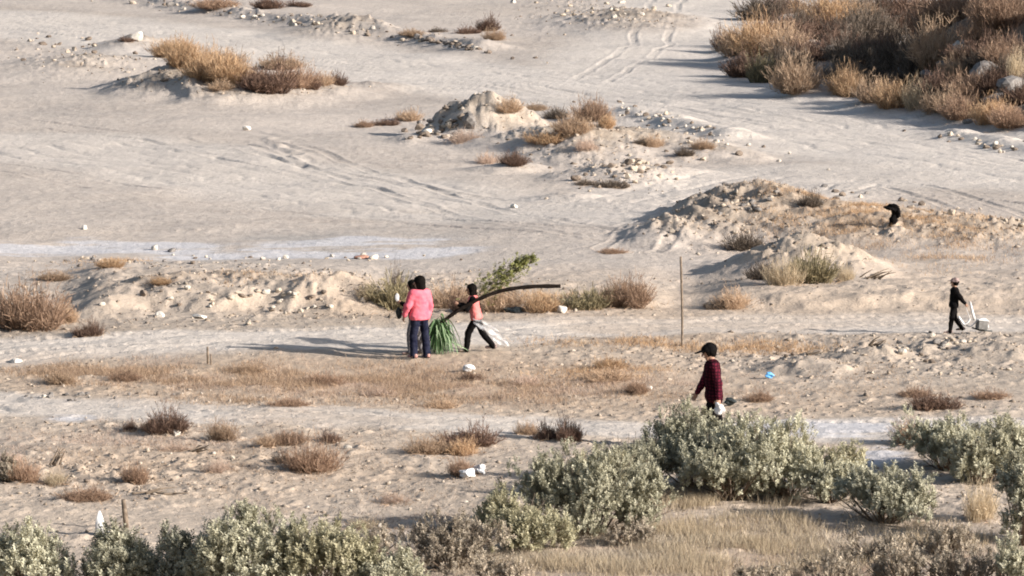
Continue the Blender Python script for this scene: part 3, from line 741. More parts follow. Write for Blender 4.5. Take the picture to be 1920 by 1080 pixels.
# ---- stones and clods
def rock_mesh(seed, mat, sub=2):
    import bmesh
    r = random.Random(seed); bm = bmesh.new(); bmesh.ops.create_icosphere(bm, subdivisions=sub, radius=.5)
    pl = [(Vector((r.gauss(0, 1), r.gauss(0, 1), r.gauss(0, 1))).normalized(), r.uniform(.26, .42)) for _ in range(11)]
    for v in bm.verts:
        for n, d in pl:
            k = v.co.dot(n) - d
            if k > 0: v.co -= n * k
    me = bpy.data.meshes.new('rock'); bm.to_mesh(me); bm.free(); me.materials.append(M[mat]); return me
RK = {k: [rock_mesh(i * 7 + j, k) for j in range(4)] for i, k in enumerate(('rock', 'rock_white', 'rock_dark', 'clod', 'clod_dark'))}
rr = random.Random(5)
def rock(px, py, wpx, hpx, mat, label, group=None, name='rock', sink=.25):
    p = hit(px, py); s = pxm(p); wd = wpx / s * 1.15; ht = hpx / s * 1.15
    o = link(name, rr.choice(RK[mat]), None, p + Vector((0, 0, ht * (.5 - sink))), (rr.uniform(-.3, .3), rr.uniform(-.3, .3), rr.uniform(0, 6.28)), (wd, wd * rr.uniform(.7, 1.1), ht * 1.1))
    return tag(o, label, 'rock' if 'clod' not in mat else 'dirt clod', group)
for a in [
 (258,74,26,20,'rock_white','white topped rock at the upper left end of the golden strip'),
 (158,430,16,10,'rock_white','small white stone on the flat above the white salt patch at left'),
 (290,468,20,10,'rock','grey stone lying on the white salt patch'),
 (322,472,16,8,'rock_dark','dark grey stone right of the one on the salt patch'),
 (462,244,18,9,'rock_white','small pale stone alone on the upper left flat'),
 (964,390,14,10,'rock_white','small white stone on the flat left of the right hand mound'),
 (1054,586,20,18,'rock_white','white block at the foot of the bushes under the pole tip'),
 (992,584,22,12,'rock_white','flat white stone at the foot of the bushes behind the pole carrier'),
 (700,486,24,10,'rock','pale stone next to the reddish scrap below the salt patch'),
 (30,680,26,10,'rock_white','pale flat stone on the track at the left edge'),
 (300,594,18,13,'rock_white','pale stone in the cut bank at left'),
 (375,596,26,9,'rock_white','flat pale stone at the foot of the left bank'),
 (1398,98,36,16,'rock_white','white rock among bushes at the left foot of the top right mound'),
 (1472,44,26,20,'rock_white','white angular rock near the upper left of the top right mound'),
 (1218,730,12,10,'rock_white','little white stone beside the orange tuft left of the man'),
 (330,816,18,12,'rock_white','white stone at the foot of the dark spiky bush'),
 (1560,110,60,34,'rock_dark','large grey boulder in the dark hollow of the top right mound'),
 (1600,72,44,22,'rock_dark','long grey boulder above the large one in the dark hollow'),
 (1840,140,52,28,'rock_dark','large grey boulder in the rubble at the right of the mound'),
 (1896,168,54,30,'rock_dark','large grey boulder at the right edge of the mound'),
 (1868,196,48,24,'rock_dark','grey boulder just above the roadside fringe at the right'),
 (1700,134,40,26,'rock_dark','grey boulder at the right of the dark hollow'),
 (1808,96,50,24,'rock','pale boulder between the rusty bushes on the mound'),
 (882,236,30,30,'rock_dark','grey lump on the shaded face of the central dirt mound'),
 (800,250,20,10,'rock_white','white stone on the shaded left foot of the central mound'),
]: rock(*a)
def strew(n, cx, cy, sx, sy, ang, wlo, whi, mats, label, group, name='rock'):
    tone = dict(rock='pale', rock_white='white', rock_dark='grey', clod='earthy', clod_dark='dark')
    c, s = math.cos(ang), math.sin(ang)
    for i in range(n):
        a, b = rr.gauss(0, .55) * sx, rr.gauss(0, .55) * sy
        px, py = cx + a * c - b * s, cy + a * s + b * c
        if not (-10 < px < 1930 and 2 < py < 1070): continue
        w_ = rr.uniform(wlo, whi) * (1 if rr.random() < .8 else 1.35)
        mt = rr.choice(mats); place = 'left part' if a < -.33 * sx else 'right part' if a > .33 * sx else 'middle'
        size = 'small ' if w_ < wlo + .4 * (whi - wlo) else 'larger '
        place += ' front' if b > 0 else ' back'
        rock(px, py, w_, w_ * rr.uniform(.45, .75), mt, size + tone[mt] + ' ' + label + ', ' + place, group, name)
strew(48, 600, 50, 300, 9, .15, 6, 14, ['rock_dark','clod_dark','rock','clod'], 'stone in the rubble line along the top edge', 'stones of the top rubble line')
strew(56, 835, 82, 100, 5, .2, 6, 12, ['clod_dark','clod_dark','rock_dark'], 'clod in the low berm at the top centre', 'clods of the top centre berm', 'dirt_clod')
strew(22, 1120, 20, 120, 22, 0, 6, 13, ['rock','clod'], 'stone on the heap at the top edge', 'stones of the top heap')
strew(46, 835, 238, 62, 24, -.3, 6, 16, ['clod_dark','rock_dark','clod_dark','clod'], 'lump on the left of the central mound', 'lumps on the central mound')  # dark lumps deepen the painted shade of this side
strew(60, 1270, 236, 140, 14, .28, 5, 10, ['rock','clod','rock','clod_dark'], 'stone in the rubble beside the central mound', 'stones right of the central mound')
strew(50, 1190, 322, 130, 26, -.25, 6, 15, ['clod_dark','clod_dark','clod'], 'clod on rough ground below the central mound', 'clods below the central mound', 'dirt_clod')
strew(44, 1390, 395, 110, 34, -.3, 7, 16, ['clod','clod_dark','rock_dark'], 'lump on the right hand mound', 'lumps on the right mound', 'dirt_clod')
strew(80, 1840, 160, 95, 50, .3, 8, 20, ['rock_dark','clod_dark','rock_dark'], 'rubble stone on the large top right mound', 'rubble stones on the large mound')
strew(22, 190, 492, 150, 8, 0, 5, 11, ['clod','clod_dark','rock_dark'], 'stone in the low row just below the salt patch', 'stones below the salt patch')
strew(26, 560, 486, 300, 7, 0, 5, 10, ['clod','clod_dark','rock'], 'stone in the row below the salt pan', 'stones along the salt pan')
strew(44, 480, 565, 270, 26, 0, 7, 15, ['clod','clod_dark','rock','clod'], 'clod along the crumbling left bank', 'clods of the left bank', 'dirt_clod')
strew(20, 1760, 645, 70, 14, 0, 7, 15, ['rock','rock_dark','clod'], 'stone on the small heap below the child', 'stones of the small heap')
strew(30, 1640, 680, 260, 26, 0, 6, 12, ['clod','clod_dark'], 'clod on the rough ground right of the capped man', 'clods right of the man', 'dirt_clod')
strew(20, 120, 745, 160, 8, 0, 6, 10, ['rock_dark','rock'], 'stone along the near left track', 'stones along the near left track')
strew(26, 1700, 385, 230, 12, .12, 7, 16, ['clod_dark','clod'], 'clod along the track above the right hand mound', 'clods above the right mound', 'dirt_clod')
strew(24, 1860, 275, 90, 8, .2, 6, 14, ['clod_dark','rock','clod'], 'stone in the small berm at the right edge', 'stones of the right edge berm')
strew(24, 150, 90, 130, 24, .1, 6, 13, ['clod_dark','clod'], 'clod on the rough ground at the upper left', 'clods at the upper left', 'dirt_clod')
strew(30, 300, 870, 330, 50, 0, 6, 12, ['clod_dark','clod','rock'], 'clod among the lower left tufts', 'clods among the lower left tufts', 'dirt_clod')
strew(24, 740, 960, 220, 50, 0, 6, 12, ['clod_dark','clod','rock'], 'clod on the dirt left of the central sagebrush', 'clods left of the central sagebrush', 'dirt_clod')
# gravel: thousands of small stones and crumbs
def gravel(n, seed=9):
    r = np.random.default_rng(seed)
    px = r.uniform(-60, 1980, n * 4); py = 1095 - 1095 * r.uniform(0, 1, n * 4) ** .9
    x, y = unproj(px, py); _, q = terrain(x, y, True)
    keep = q['R'] - .12 > r.uniform(0, .9, len(x)); x = x[keep][:n]; y = y[keep][:n]; n = len(x)
    z = terrain(x, y)
    O = np.array([[1,0,0],[-1,0,0],[0,1,0],[0,-1,0],[0,0,1],[0,0,-1]], float) * .5
    T = np.array([[0,2,4],[2,1,4],[1,3,4],[3,0,4],[2,0,5],[1,2,5],[3,1,5],[0,3,5]])
    sc = np.clip(r.lognormal(0, .5, n), .4, 3)[:, None, None] * np.clip(y / 110, .75, 1.6)[:, None, None] * .045
    V = (O[None] + r.normal(0, .14, (n, 6, 3))) * sc * np.array([1.2, 1.1, .75]) * r.uniform(.7, 1.4, (n, 1, 3))
    a = r.uniform(0, 6.28, n); c, s = np.cos(a)[:, None], np.sin(a)[:, None]
    Vx = V[..., 0] * c - V[..., 1] * s; Vy = V[..., 0] * s + V[..., 1] * c
    V = np.stack([Vx + x[:, None], Vy + y[:, None], V[..., 2] + z[:, None] + .008], -1)
    Fc = (T[None] + np.arange(n)[:, None, None] * 6).reshape(-1, 3)
    me = np_mesh('gravel', V.reshape(-1, 3), Fc, M['gravel'], var=np.repeat(r.uniform(0, 1, n), 6))
    return tag(link('gravel', me), 'small stones and dirt crumbs scattered over the ground', 'gravel', kind='stuff')
M['gravel'] = mat_leaf('gravel_stones', [(.15,.12,.095),(.31,.25,.195),(.44,.375,.305)], .95, 0)
gravel(17000)
# ------------------------------------------------------------------ people: smooth bodies from rounded volumes
class Vol:
    def __init__(s, lo, hi, vox):
        s.lo = np.array(lo, float); s.vox = vox
        s.n = np.ceil((np.array(hi) - s.lo) / vox).astype(int) + 1
        s.D = np.full(s.n, .25, np.float32)
    def _box(s, pts, r):
        a = np.maximum(((np.min(pts, 0) - r - s.lo) / s.vox).astype(int), 0)
        b = np.minimum(((np.max(pts, 0) + r - s.lo) / s.vox).astype(int) + 2, s.n)
        if (b <= a).any(): return None, None
        sl = tuple(slice(i, j) for i, j in zip(a, b))
        g = np.meshgrid(*[s.lo[i] + s.vox * np.arange(a[i], b[i]) for i in range(3)], indexing='ij')
        return sl, np.stack(g, -1)
    def cone(s, a, b, ra, rb, k=.02, flat=None, op='add'):
        """rounded cone from a to b; flat=(axis, factor) squeezes it along an axis"""
        a = np.array(a, float); b = np.array(b, float)
        sl, P = s._box(np.stack([a, b]), max(ra, rb) * 1.3 + k * 2 + .05)
        if sl is None: return
        ab = b - a; pa = P - a
        if flat is not None:
            ax = np.array(flat[0], float); f = flat[1]
            pa = pa + (pa @ ax)[..., None] * ax * (1 / f - 1)
            ab = ab + (ab @ ax) * ax * (1 / f - 1)
        t = np.clip((pa @ ab) / max(ab @ ab, 1e-9), 0, 1)
        d = np.linalg.norm(pa - t[..., None] * ab, axis=-1) - (ra + (rb - ra) * t)
        o = s.D[sl]
        if op == 'add':
            h = np.maximum(k - np.abs(o - d), 0) / k
            s.D[sl] = np.minimum(o, d) - h * h * k * .25
        else:
            h = np.maximum(k - np.abs(-o - d), 0) / k
            s.D[sl] = np.maximum(o, -d) + h * h * k * .25
    def grid(s):
        g = np.meshgrid(*[s.lo[i] + s.vox * np.arange(s.n[i]) for i in range(3)], indexing='ij')
        return g
    def cut(s, point, normal):              # keep the side the normal points away from
        X, Y, Z = s.grid(); n = np.array(normal, float); n /= np.linalg.norm(n)
        s.D = np.maximum(s.D, ((X - point[0]) * n[0] + (Y - point[1]) * n[1] + (Z - point[2]) * n[2]).astype(np.float32))
    def wrinkle(s, amp, sc, seed):
        X, Y, Z = s.grid()
        s.D = s.D + (amp * (vnoise(X / sc + Y / sc * .7, Z / (sc * .7), seed) + .5 * vnoise(X / sc * 2 - Y / sc, Z / sc * 2.1, seed + 3))).astype(np.float32)
    def mesh(s, name, mat):
        D = s.D; ins = D < 0
        n = D.shape; c = [ins[i:n[0]-1+i, j:n[1]-1+j, k:n[2]-1+k] for i in (0,1) for j in (0,1) for k in (0,1)]
        cs = sum(x.astype(np.int8) for x in c); act = (cs > 0) & (cs < 8)
        ids = -np.ones(act.shape, int); I = np.argwhere(act); ids[act] = np.arange(len(I))
        acc = np.zeros((len(I), 3)); cn = np.zeros(len(I))
        corners = [(i, j, k) for i in (0,1) for j in (0,1) for k in (0,1)]
        for p in range(8):
            for q in range(p + 1, 8):
                A, B = np.array(corners[p]), np.array(corners[q])
                if np.abs(A - B).sum() != 1: continue
                da = D[I[:,0]+A[0], I[:,1]+A[1], I[:,2]+A[2]]; db = D[I[:,0]+B[0], I[:,1]+B[1], I[:,2]+B[2]]
                m = (da < 0) != (db < 0); t = np.where(m, da / np.where(m, da - db, 1), 0)
                acc[m] += A + t[m, None] * (B - A); cn[m] += 1
        V = s.lo + s.vox * (I + acc / cn[:, None])
        Q = []
        for ax in range(3):
            u, v = (ax + 1) % 3, (ax + 2) % 3
            sl0 = [slice(None)] * 3; sl1 = [slice(None)] * 3; sl0[ax] = slice(0, -1); sl1[ax] = slice(1, None)
            for flip in (0, 1):
                a_, b_ = ins[tuple(sl0)], ins[tuple(sl1)]
                E = np.argwhere((a_ & ~b_) if flip == 0 else (~a_ & b_))
                E = E[(E[:, u] > 0) & (E[:, v] > 0) & (E[:, u] < n[u] - 1) & (E[:, v] < n[v] - 1)]
                eu = np.zeros(3, int); eu[u] = 1; ev = np.zeros(3, int); ev[v] = 1
                q = np.stack([ids[tuple((E - o).T)] for o in (eu + ev, ev, 0 * eu, eu)], 1)
                if flip: q = q[:, ::-1]
                Q.append(q)
        Q = np.concatenate(Q); Q = Q[(Q >= 0).all(1)]
        return np_mesh(name, V, Q, mat, smooth=True)

def nrm(v): v = np.array(v, float); return v / np.linalg.norm(v)
def person(loc, yaw, H, spec, mats, label, group=None, fx=None):
    """yaw: direction faced, radians from +x. All pose vectors are (forward, left, up)."""
    k = H / 1.7
    f = np.array([math.cos(yaw), math.sin(yaw), 0]); l = np.array([-math.sin(yaw), math.cos(yaw), 0]); u = np.array([0, 0, 1.])
    def V3(v): return f * v[0] + l * v[1] + u * v[2]
    lean = nrm((spec.get('lean', .05), spec.get('side', 0), 1)); up_t = V3(lean)
    big = spec.get('head', 1.0)
    J = {}; J['pel'] = np.zeros(3)
    J['waist'] = up_t * .13 * H * .9; J['chest'] = up_t * .235 * H; J['neck'] = up_t * .315 * H
    hd = V3(nrm(spec.get('neck', (.25, 0, 1))))
    J['head'] = J['neck'] + hd * .085 * H * big + u * .01 * H
    legs = {}
    for sd, sg in (('l', 1), ('r', -1)):
        J['hip' + sd] = V3((0, sg * .052 * H, -.02 * H))
        J['knee' + sd] = J['hip' + sd] + V3(nrm(spec['thigh' + sd])) * .245 * H
        J['ank' + sd] = J['knee' + sd] + V3(nrm(spec['shin' + sd])) * .245 * H
        td = V3(nrm(spec.get('toe' + sd, (1, sg * .1, -.1))))
        J['toe' + sd] = J['ank' + sd] + td * .105 * H + u * -.018 * H; J['heel' + sd] = J['ank' + sd] - td * .03 * H + u * -.018 * H
        J['sh' + sd] = J['neck'] + V3((-.005 * H, sg * .108 * H, 0)) - up_t * .030 * H
        J['elb' + sd] = J['sh' + sd] + V3(nrm(spec['uarm' + sd])) * .172 * H
        J['wr' + sd] = J['elb' + sd] + V3(nrm(spec['farm' + sd])) * .146 * H
    low = min(min(J['toe' + s][2], J['heel' + s][2], J['ank' + s][2] - .02 * H) for s in 'lr') - .014 * H
    for key in J: J[key] = J[key] - u * low
    pts = np.array(list(J.values())); lo = pts.min(0) - .16 * k - .06; hi = pts.max(0) + .16 * k + .06
    root = thing('person', label, 'person', loc, 0, group)
    def limbs(v, off, parts):
        g = lambda r: (r + off) * 1.0
        if 'torso' in parts:
            v.cone(J['pel'] + l * .045 * H, J['pel'] - l * .045 * H, g(.072 * H), g(.072 * H), .04 * k, (f, .85))
            v.cone(J['waist'] + l * .03 * H, J['waist'] - l * .03 * H, g(.060 * H), g(.060 * H), .05 * k, (f, .82))
            v.cone(J['chest'] + l * .042 * H, J['chest'] - l * .042 * H, g(.070 * H), g(.070 * H), .06 * k, (f, .80))
            v.cone(J['pel'], J['neck'] - up_t * .05 * H, g(.062 * H), g(.058 * H), .05 * k)
            v.cone(J['shl'] - l * .02 * H, J['shr'] + l * .02 * H, g(.036 * H), g(.036 * H), .05 * k)
        if 'arms' in parts:
            for s_ in 'lr':
                v.cone(J['sh' + s_], J['elb' + s_], g(.033 * H), g(.025 * H), .03 * k); v.cone(J['elb' + s_], J['wr' + s_], g(.026 * H), g(.017 * H), .015 * k)
        if 'legs' in parts:
            for s_ in 'lr':
                v.cone(J['hip' + s_], J['knee' + s_], g(.055 * H), g(.035 * H), .03 * k)
                kn = J['knee' + s_]; an = J['ank' + s_]; bk = V3((-.012 * H, 0, 0))
                v.cone(kn, kn * .65 + an * .35 + bk, g(.032 * H), g(.035 * H), .02 * k); v.cone(kn * .65 + an * .35 + bk, an, g(.035 * H), g(.021 * H), .02 * k)
        if 'hips' in parts:
            v.cone(J['pel'] + l * .045 * H, J['pel'] - l * .045 * H, g(.072 * H), g(.072 * H), .04 * k, (f, .85))
            v.cone(J['pel'], J['waist'], g(.06 * H), g(.055 * H), .03 * k)
    # body: one skin surface, with head, ears, nose, hands and fingers
    b = Vol(lo, hi, .0095 if k > .8 else .008)
    limbs(b, -.010 * k, ('torso', 'arms', 'legs'))
    hc = J['head']; ff = V3(nrm(spec.get('face', (1, 0, 0)))); fl = np.cross(u, ff); fl /= np.linalg.norm(fl); fu = np.cross(ff, fl)
    R = .052 * H * big
    b.cone(J['neck'] - up_t * .02 * H, hc - ff * R * .2 - fu * R * .5, .034 * H, .031 * H, .02 * k)
    b.cone(hc - ff * R * .25 + fu * R * .30, hc + ff * R * .18 + fu * R * .22, R * 1.02, R * .92, .02 * k, (fl, .86))
    b.cone(hc + ff * R * .15 - fu * R * .1, hc + ff * R * .52 - fu * R * .98, R * .78, R * .36, .02 * k, (fl, .85))
    b.cone(hc + ff * R * 1.0 + fu * R * .12, hc + ff * R * 1.30 - fu * R * .28, R * .10, R * .17, .012 * k)
    b.cone(hc + ff * R * .95 - fu * R * .66, hc + ff * R * 1.02 - fu * R * .66, R * .2, R * .14, .012 * k, (fu, .6))
    for sg in (1, -1):
        b.cone(hc + fl * sg * R * .86 - fu * R * .05, hc + fl * sg * R * .9 + fu * R * .2 - ff * R * .1, R * .12, R * .2, .008 * k, (fl, .5))
        b.cone(hc + ff * R * 1.02 + fl * sg * R * .36 + fu * R * .12, hc + ff * R * 1.1 + fl * sg * R * .40 + fu * R * .12, R * .16, R * .14, .01 * k, op='sub')
    for s_, sg in (('l', 1), ('r', -1)):
        w0 = J['wr' + s_]; fd = nrm(w0 - J['elb' + s_]); hd_ = spec.get('hand' + s_)
        if hd_ is not None: fd = nrm(V3(nrm(hd_)))
        pn = nrm(np.cross(fd, f + .01 * u) * sg if abs(fd @ f) < .9 else l * -sg)      # palm normal
        side = nrm(np.cross(fd, pn)) ; hs = .055 * H
        if side @ (f + .3 * u) < 0: side = -side
        b.cone(w0, w0 + fd * hs * .5, .016 * H, .019 * H, .01 * k, (pn, .65))
        b.cone(w0 + fd * hs * .35 + side * .009 * H, w0 + fd * hs + side * .011 * H, .015 * H, .013 * H, .008 * k, (pn, .6))
        b.cone(w0 + fd * hs * .35 - side * .009 * H, w0 + fd * hs - side * .011 * H, .015 * H, .013 * H, .008 * k, (pn, .6))
        curl = spec.get('curl' + s_, .5); inn = -pn * sg if False else pn * (1 if pn @ (-l * sg) > 0 else -1)
        for i, (off, ln) in enumerate(((.019, .92), (.0065, 1.0), (-.0065, .95), (-.019, .78))):
            q0 = w0 + fd * hs * .95 + side * off * H
            d1 = nrm(fd * (1 - curl * .5) + inn * curl * .7 + side * off * 3); d2 = nrm(fd * (1 - curl) + inn * curl * 1.4)
            q1 = q0 + d1 * .024 * H * ln; q2 = q1 + d2 * .022 * H * ln
            b.cone(q0, q1, .0058 * H, .0054 * H, .003 * k); b.cone(q1, q2, .0054 * H, .0045 * H, .003 * k)
        t0 = w0 + fd * hs * .3 + side * .016 * H; t1 = t0 + nrm(fd * .6 + side * .8 + inn * .3) * .024 * H; t2 = t1 + nrm(fd + inn * .5 + side * .2) * .02 * H
        b.cone(t0, t1, .0075 * H, .0062 * H, .005 * k); b.cone(t1, t2, .0062 * H, .005 * H, .003 * k)
    for s_ in 'lr': b.cone(J['heel' + s_], J['toe' + s_], .018 * H, .015 * H, .01 * k)
    link('body', b.mesh('body', mats['skin']), root)
    # trousers
    v = Vol(lo, hi, .012); limbs(v, .012 * k, ('hips',))
    for s_ in 'lr':
        kn = J['knee' + s_]; an = J['ank' + s_]
        v.cone(J['hip' + s_], kn, .064 * H, .050 * H, .03 * k); v.cone(kn, an - u * .015, .050 * H, .039 * H * spec.get('flare', 1), .02 * k)
    v.wrinkle(.006, .07, 5); v.cut(J['waist'] + up_t * .03 * H, up_t)
    link('trousers', v.mesh('trousers', mats['trousers']), root)
    # jacket
    off = spec.get('coat', .020) * k
    v = Vol(lo, hi, .011); limbs(v, off, ('torso',))
    hem = spec.get('hem', -.03) * H
    v.cone(J['pel'] + up_t * (hem + .05 * H) + l * .04 * H, J['pel'] + up_t * (hem + .05 * H) - l * .04 * H, .078 * H + off * .6, .078 * H + off * .6, .04 * k, (f, .85))
    v.cut(J['pel'] + up_t * hem, -up_t); v.cut(J['neck'] + up_t * .022 * H, up_t)
    if not spec.get('vest'):
        for s_ in 'lr':
            v.cone(J['sh' + s_], J['elb' + s_], .036 * H + off * .7, .029 * H + off * .6, .03 * k)
            v.cone(J['elb' + s_], J['wr' + s_] + (J['elb' + s_] - J['wr' + s_]) * .10, .030 * H + off * .6, .022 * H + off * .4, .02 * k)
    v.cone(J['neck'] - up_t * .01 * H, J['neck'] + up_t * .012 * H, .046 * H, .040 * H, .02 * k)
    v.wrinkle(.007, .09, 9)
    link('jacket' if not spec.get('vest') else 'vest', v.mesh('jacket', mats['jacket']), root)
    if spec.get('vest'):
        v = Vol(lo, hi, .011)
        for s_ in 'lr':
            v.cone(J['sh' + s_], J['elb' + s_], .046 * H, .039 * H, .03 * k); v.cone(J['elb' + s_], J['wr' + s_] + (J['elb' + s_] - J['wr' + s_]) * .1, .039 * H, .029 * H, .02 * k)
        v.cone(J['shl'], J['shr'], .042 * H, .042 * H, .04 * k); v.wrinkle(.006, .08, 3)
        link('sleeves', v.mesh('sleeves', mats['sleeves']), root)
    # shoes
    for s_ in 'lr':
        v = Vol(np.minimum(J['heel' + s_], J['toe' + s_]) - .08, np.maximum(J['ank' + s_], J['toe' + s_]) + .09, .008)
        v.cone(J['heel' + s_], J['toe' + s_], .026 * H, .022 * H, .01 * k); v.cone(J['heel' + s_] + u * .01 * H, J['ank' + s_] + u * .01 * H, .026 * H, .027 * H, .015 * k)
        v.cut(np.array([0, 0, J['heel' + s_][2] - .018 * H]), -u) if J['heel' + s_][2] < .06 * H else None
        link('shoe', v.mesh('shoe', mats['shoes']), root)
    # hair, cap, eyes
    v = Vol(hc - R * 3.6, hc + R * 3, .007)
    back = hc - ff * R * .22 + fu * R * .32
    v.cone(back, back + ff * R * .22, R * 1.22, R * 1.12, .01, (fl, .92))
    hl = spec.get('hair', .5)
    if hl > .3:
        v.cone(back - ff * R * .15, back - fu * R * (.6 + hl) - ff * R * .25, R * 1.15, R * .95, .02)
        for sg in (1, -1): v.cone(hc + fl * sg * R * .78 - ff * R * .1, hc + fl * sg * R * .8 - fu * R * (.3 + hl) - ff * R * .1, R * .42, R * .3, .02)
    else:
        v.cone(back - ff * R * .25, back - fu * R * .75 - ff * R * .3, R * 1.02, R * .62, .02)
    v.cone(hc + ff * R * .95 - fu * R * .1, hc + ff * R * 1.35 - fu * R * 1.3, R * .80, R * .8, .02, op='sub')
    v.wrinkle(.0045, .025, 2)
    link('hair', v.mesh('hair', mats['hair']), root)
    if 'cap' in spec:
        v = Vol(hc - R * 3, hc + R * 3.2, .006)
        v.cone(back + fu * R * .05, back + ff * R * .3, R * 1.30, R * 1.2, .01, (fl, .92)); v.cut(hc + fu * R * .28, -(fu))
        c = link('cap', v.mesh('cap', mats['cap']), root)
        v = Vol(hc - R * 3, hc + R * 3.2, .005)
        bl = spec['cap']
        v.cone(hc + ff * R * 1.0 + fu * R * .52, hc + ff * R * (1.25 + bl) + fu * R * .42, R * .85, R * .55, .01, (fu, .16))
        link('brim', v.mesh('brim', mats['cap']), c)
    for sg in (1, -1):
        v = Vol(hc - R * 2, hc + R * 2, .003); e = hc + ff * R * .98 + fl * sg * R * .36 + fu * R * .12
        v = Vol(e - .02, e + .02, .0025); v.cone(e, e + ff * .001, R * .14, R * .14, .002)
        link('eye', v.mesh('eye', M['eye']), root)
    return root, {k_: Vector(v_) + Vector(loc) for k_, v_ in J.items()}

def cloth(name, c1, c2, sc=60, rough=.85):
    return mat_noise(name, c1, c2, sc, rough, .04, .004)
M['skin'] = mat_noise('skin', (.30,.17,.115), (.36,.21,.145), 30, .6, .35)
M['eye'] = mat_noise('eye', (.02,.015,.01), (.03,.02,.015), 10, .2, .5)
M['hair'] = mat_noise('black_hair', (.003,.0025,.002), (.008,.006,.005), 90, .8, .05, .004)
M['pink_jacket'] = cloth('pink_jacket', (.50,.095,.135), (.62,.15,.185), 9)
M['pink_vest'] = cloth('coral_vest', (.50,.13,.125), (.60,.19,.18), 9)
M['jeans'] = cloth('dark_trousers', (.008,.009,.020), (.022,.024,.042), 12, .95)
M['black'] = cloth('black_fabric', (.004,.0035,.004), (.009,.008,.008), 25, .95)
M['grey_trousers'] = cloth('grey_trousers', (.10,.09,.095), (.20,.185,.19), 14)
M['shoe'] = mat_noise('dusty_shoes', (.10,.07,.065), (.30,.22,.20), 20, .7)
M['shoe_red'] = mat_noise('reddish_shoes', (.30,.14,.12), (.45,.28,.24), 20, .7)
def plaid(name='maroon_plaid', dim=1.0):
    m, t, b = mat_base(name, .95, .05)
    tc = t.nodes.new('ShaderNodeTexCoord'); fac = []
    for d, s in (('Z', 5.5), ('X', 5.5)):
        wv = t.nodes.new('ShaderNodeTexWave'); wv.bands_direction = d; wv.inputs['Scale'].default_value = s; wv.inputs['Distortion'].default_value = 3.0; wv.inputs['Detail Scale'].default_value = 2
        t.links.new(tc.outputs['Object'], wv.inputs['Vector']); fac.append(wv.outputs['Fac'])
    mm = t.nodes.new('ShaderNodeMath'); mm.operation = 'MULTIPLY'; t.links.new(fac[0], mm.inputs[0]); t.links.new(fac[1], mm.inputs[1])
    r = t.nodes.new('ShaderNodeValToRGB'); r.color_ramp.elements[0].position = .1; r.color_ramp.elements[0].color = (.030 * dim, .006 * dim, .011 * dim, 1)
    r.color_ramp.elements[1].position = .45; r.color_ramp.elements[1].color = (.11 * dim, .014 * dim, .027 * dim, 1)
    t.links.new(mm.outputs[0], r.inputs[0]); t.links.new(r.outputs[0], b.inputs['Base Color']); return m
M['plaid'] = plaid(); M['plaid_dark'] = plaid('dark_maroon_plaid', .42)
PI = math.pi

def tube(name, pts, rads, mat, parent=None, n=10, loc=None):
    import bmesh
    pts = [Vector(p) for p in pts]; bm = bmesh.new(); rings = []
    for i, p in enumerate(pts):
        t = (pts[min(i + 1, len(pts) - 1)] - pts[max(i - 1, 0)]).normalized()
        a = t.orthogonal().normalized() if i == 0 else (pa - t * pa.dot(t)).normalized()
        pa = a; c = t.cross(a); r = rads[i] if isinstance(rads, (list, tuple)) else rads
        rings.append([bm.verts.new(p + (a * math.cos(q) + c * math.sin(q)) * r) for q in [2 * PI * j / n for j in range(n)]])
    for A, B in zip(rings[:-1], rings[1:]):
        for j in range(n): bm.faces.new((A[j], A[(j + 1) % n], B[(j + 1) % n], B[j]))
    bm.faces.new(rings[0][::-1]); bm.faces.new(rings[-1])
    me = bpy.data.meshes.new(name); bm.to_mesh(me); bm.free()
    me.polygons.foreach_set('use_smooth', [len(p.vertices) == 4 for p in me.polygons]); me.materials.append(mat)
    return link(name, me, parent, loc)
def spline(P, m=8):
    P = [Vector(p) for p in P]; P = [P[0] * 2 - P[1]] + P + [P[-1] * 2 - P[-2]]; out = []
    for i in range(1, len(P) - 2):
        for j in range(m):
            t = j / m; a, b, c, d = P[i - 1:i + 3]
            out.append(.5 * ((2 * b) + (c - a) * t + (2 * a - 5 * b + 4 * c - d) * t * t + (3 * b - a - 3 * c + d) * t ** 3))
    out.append(P[-2]); return out
def at(px, py, y, ):                             # point at depth y seen at photo pixel
    u = (px - 960) / F; v = (540 - py) / F
    dy = CP + v * TP; dz = -TP + v * CP; t = y / dy
    return Vector((u * t, y, CAMH + dz * t))

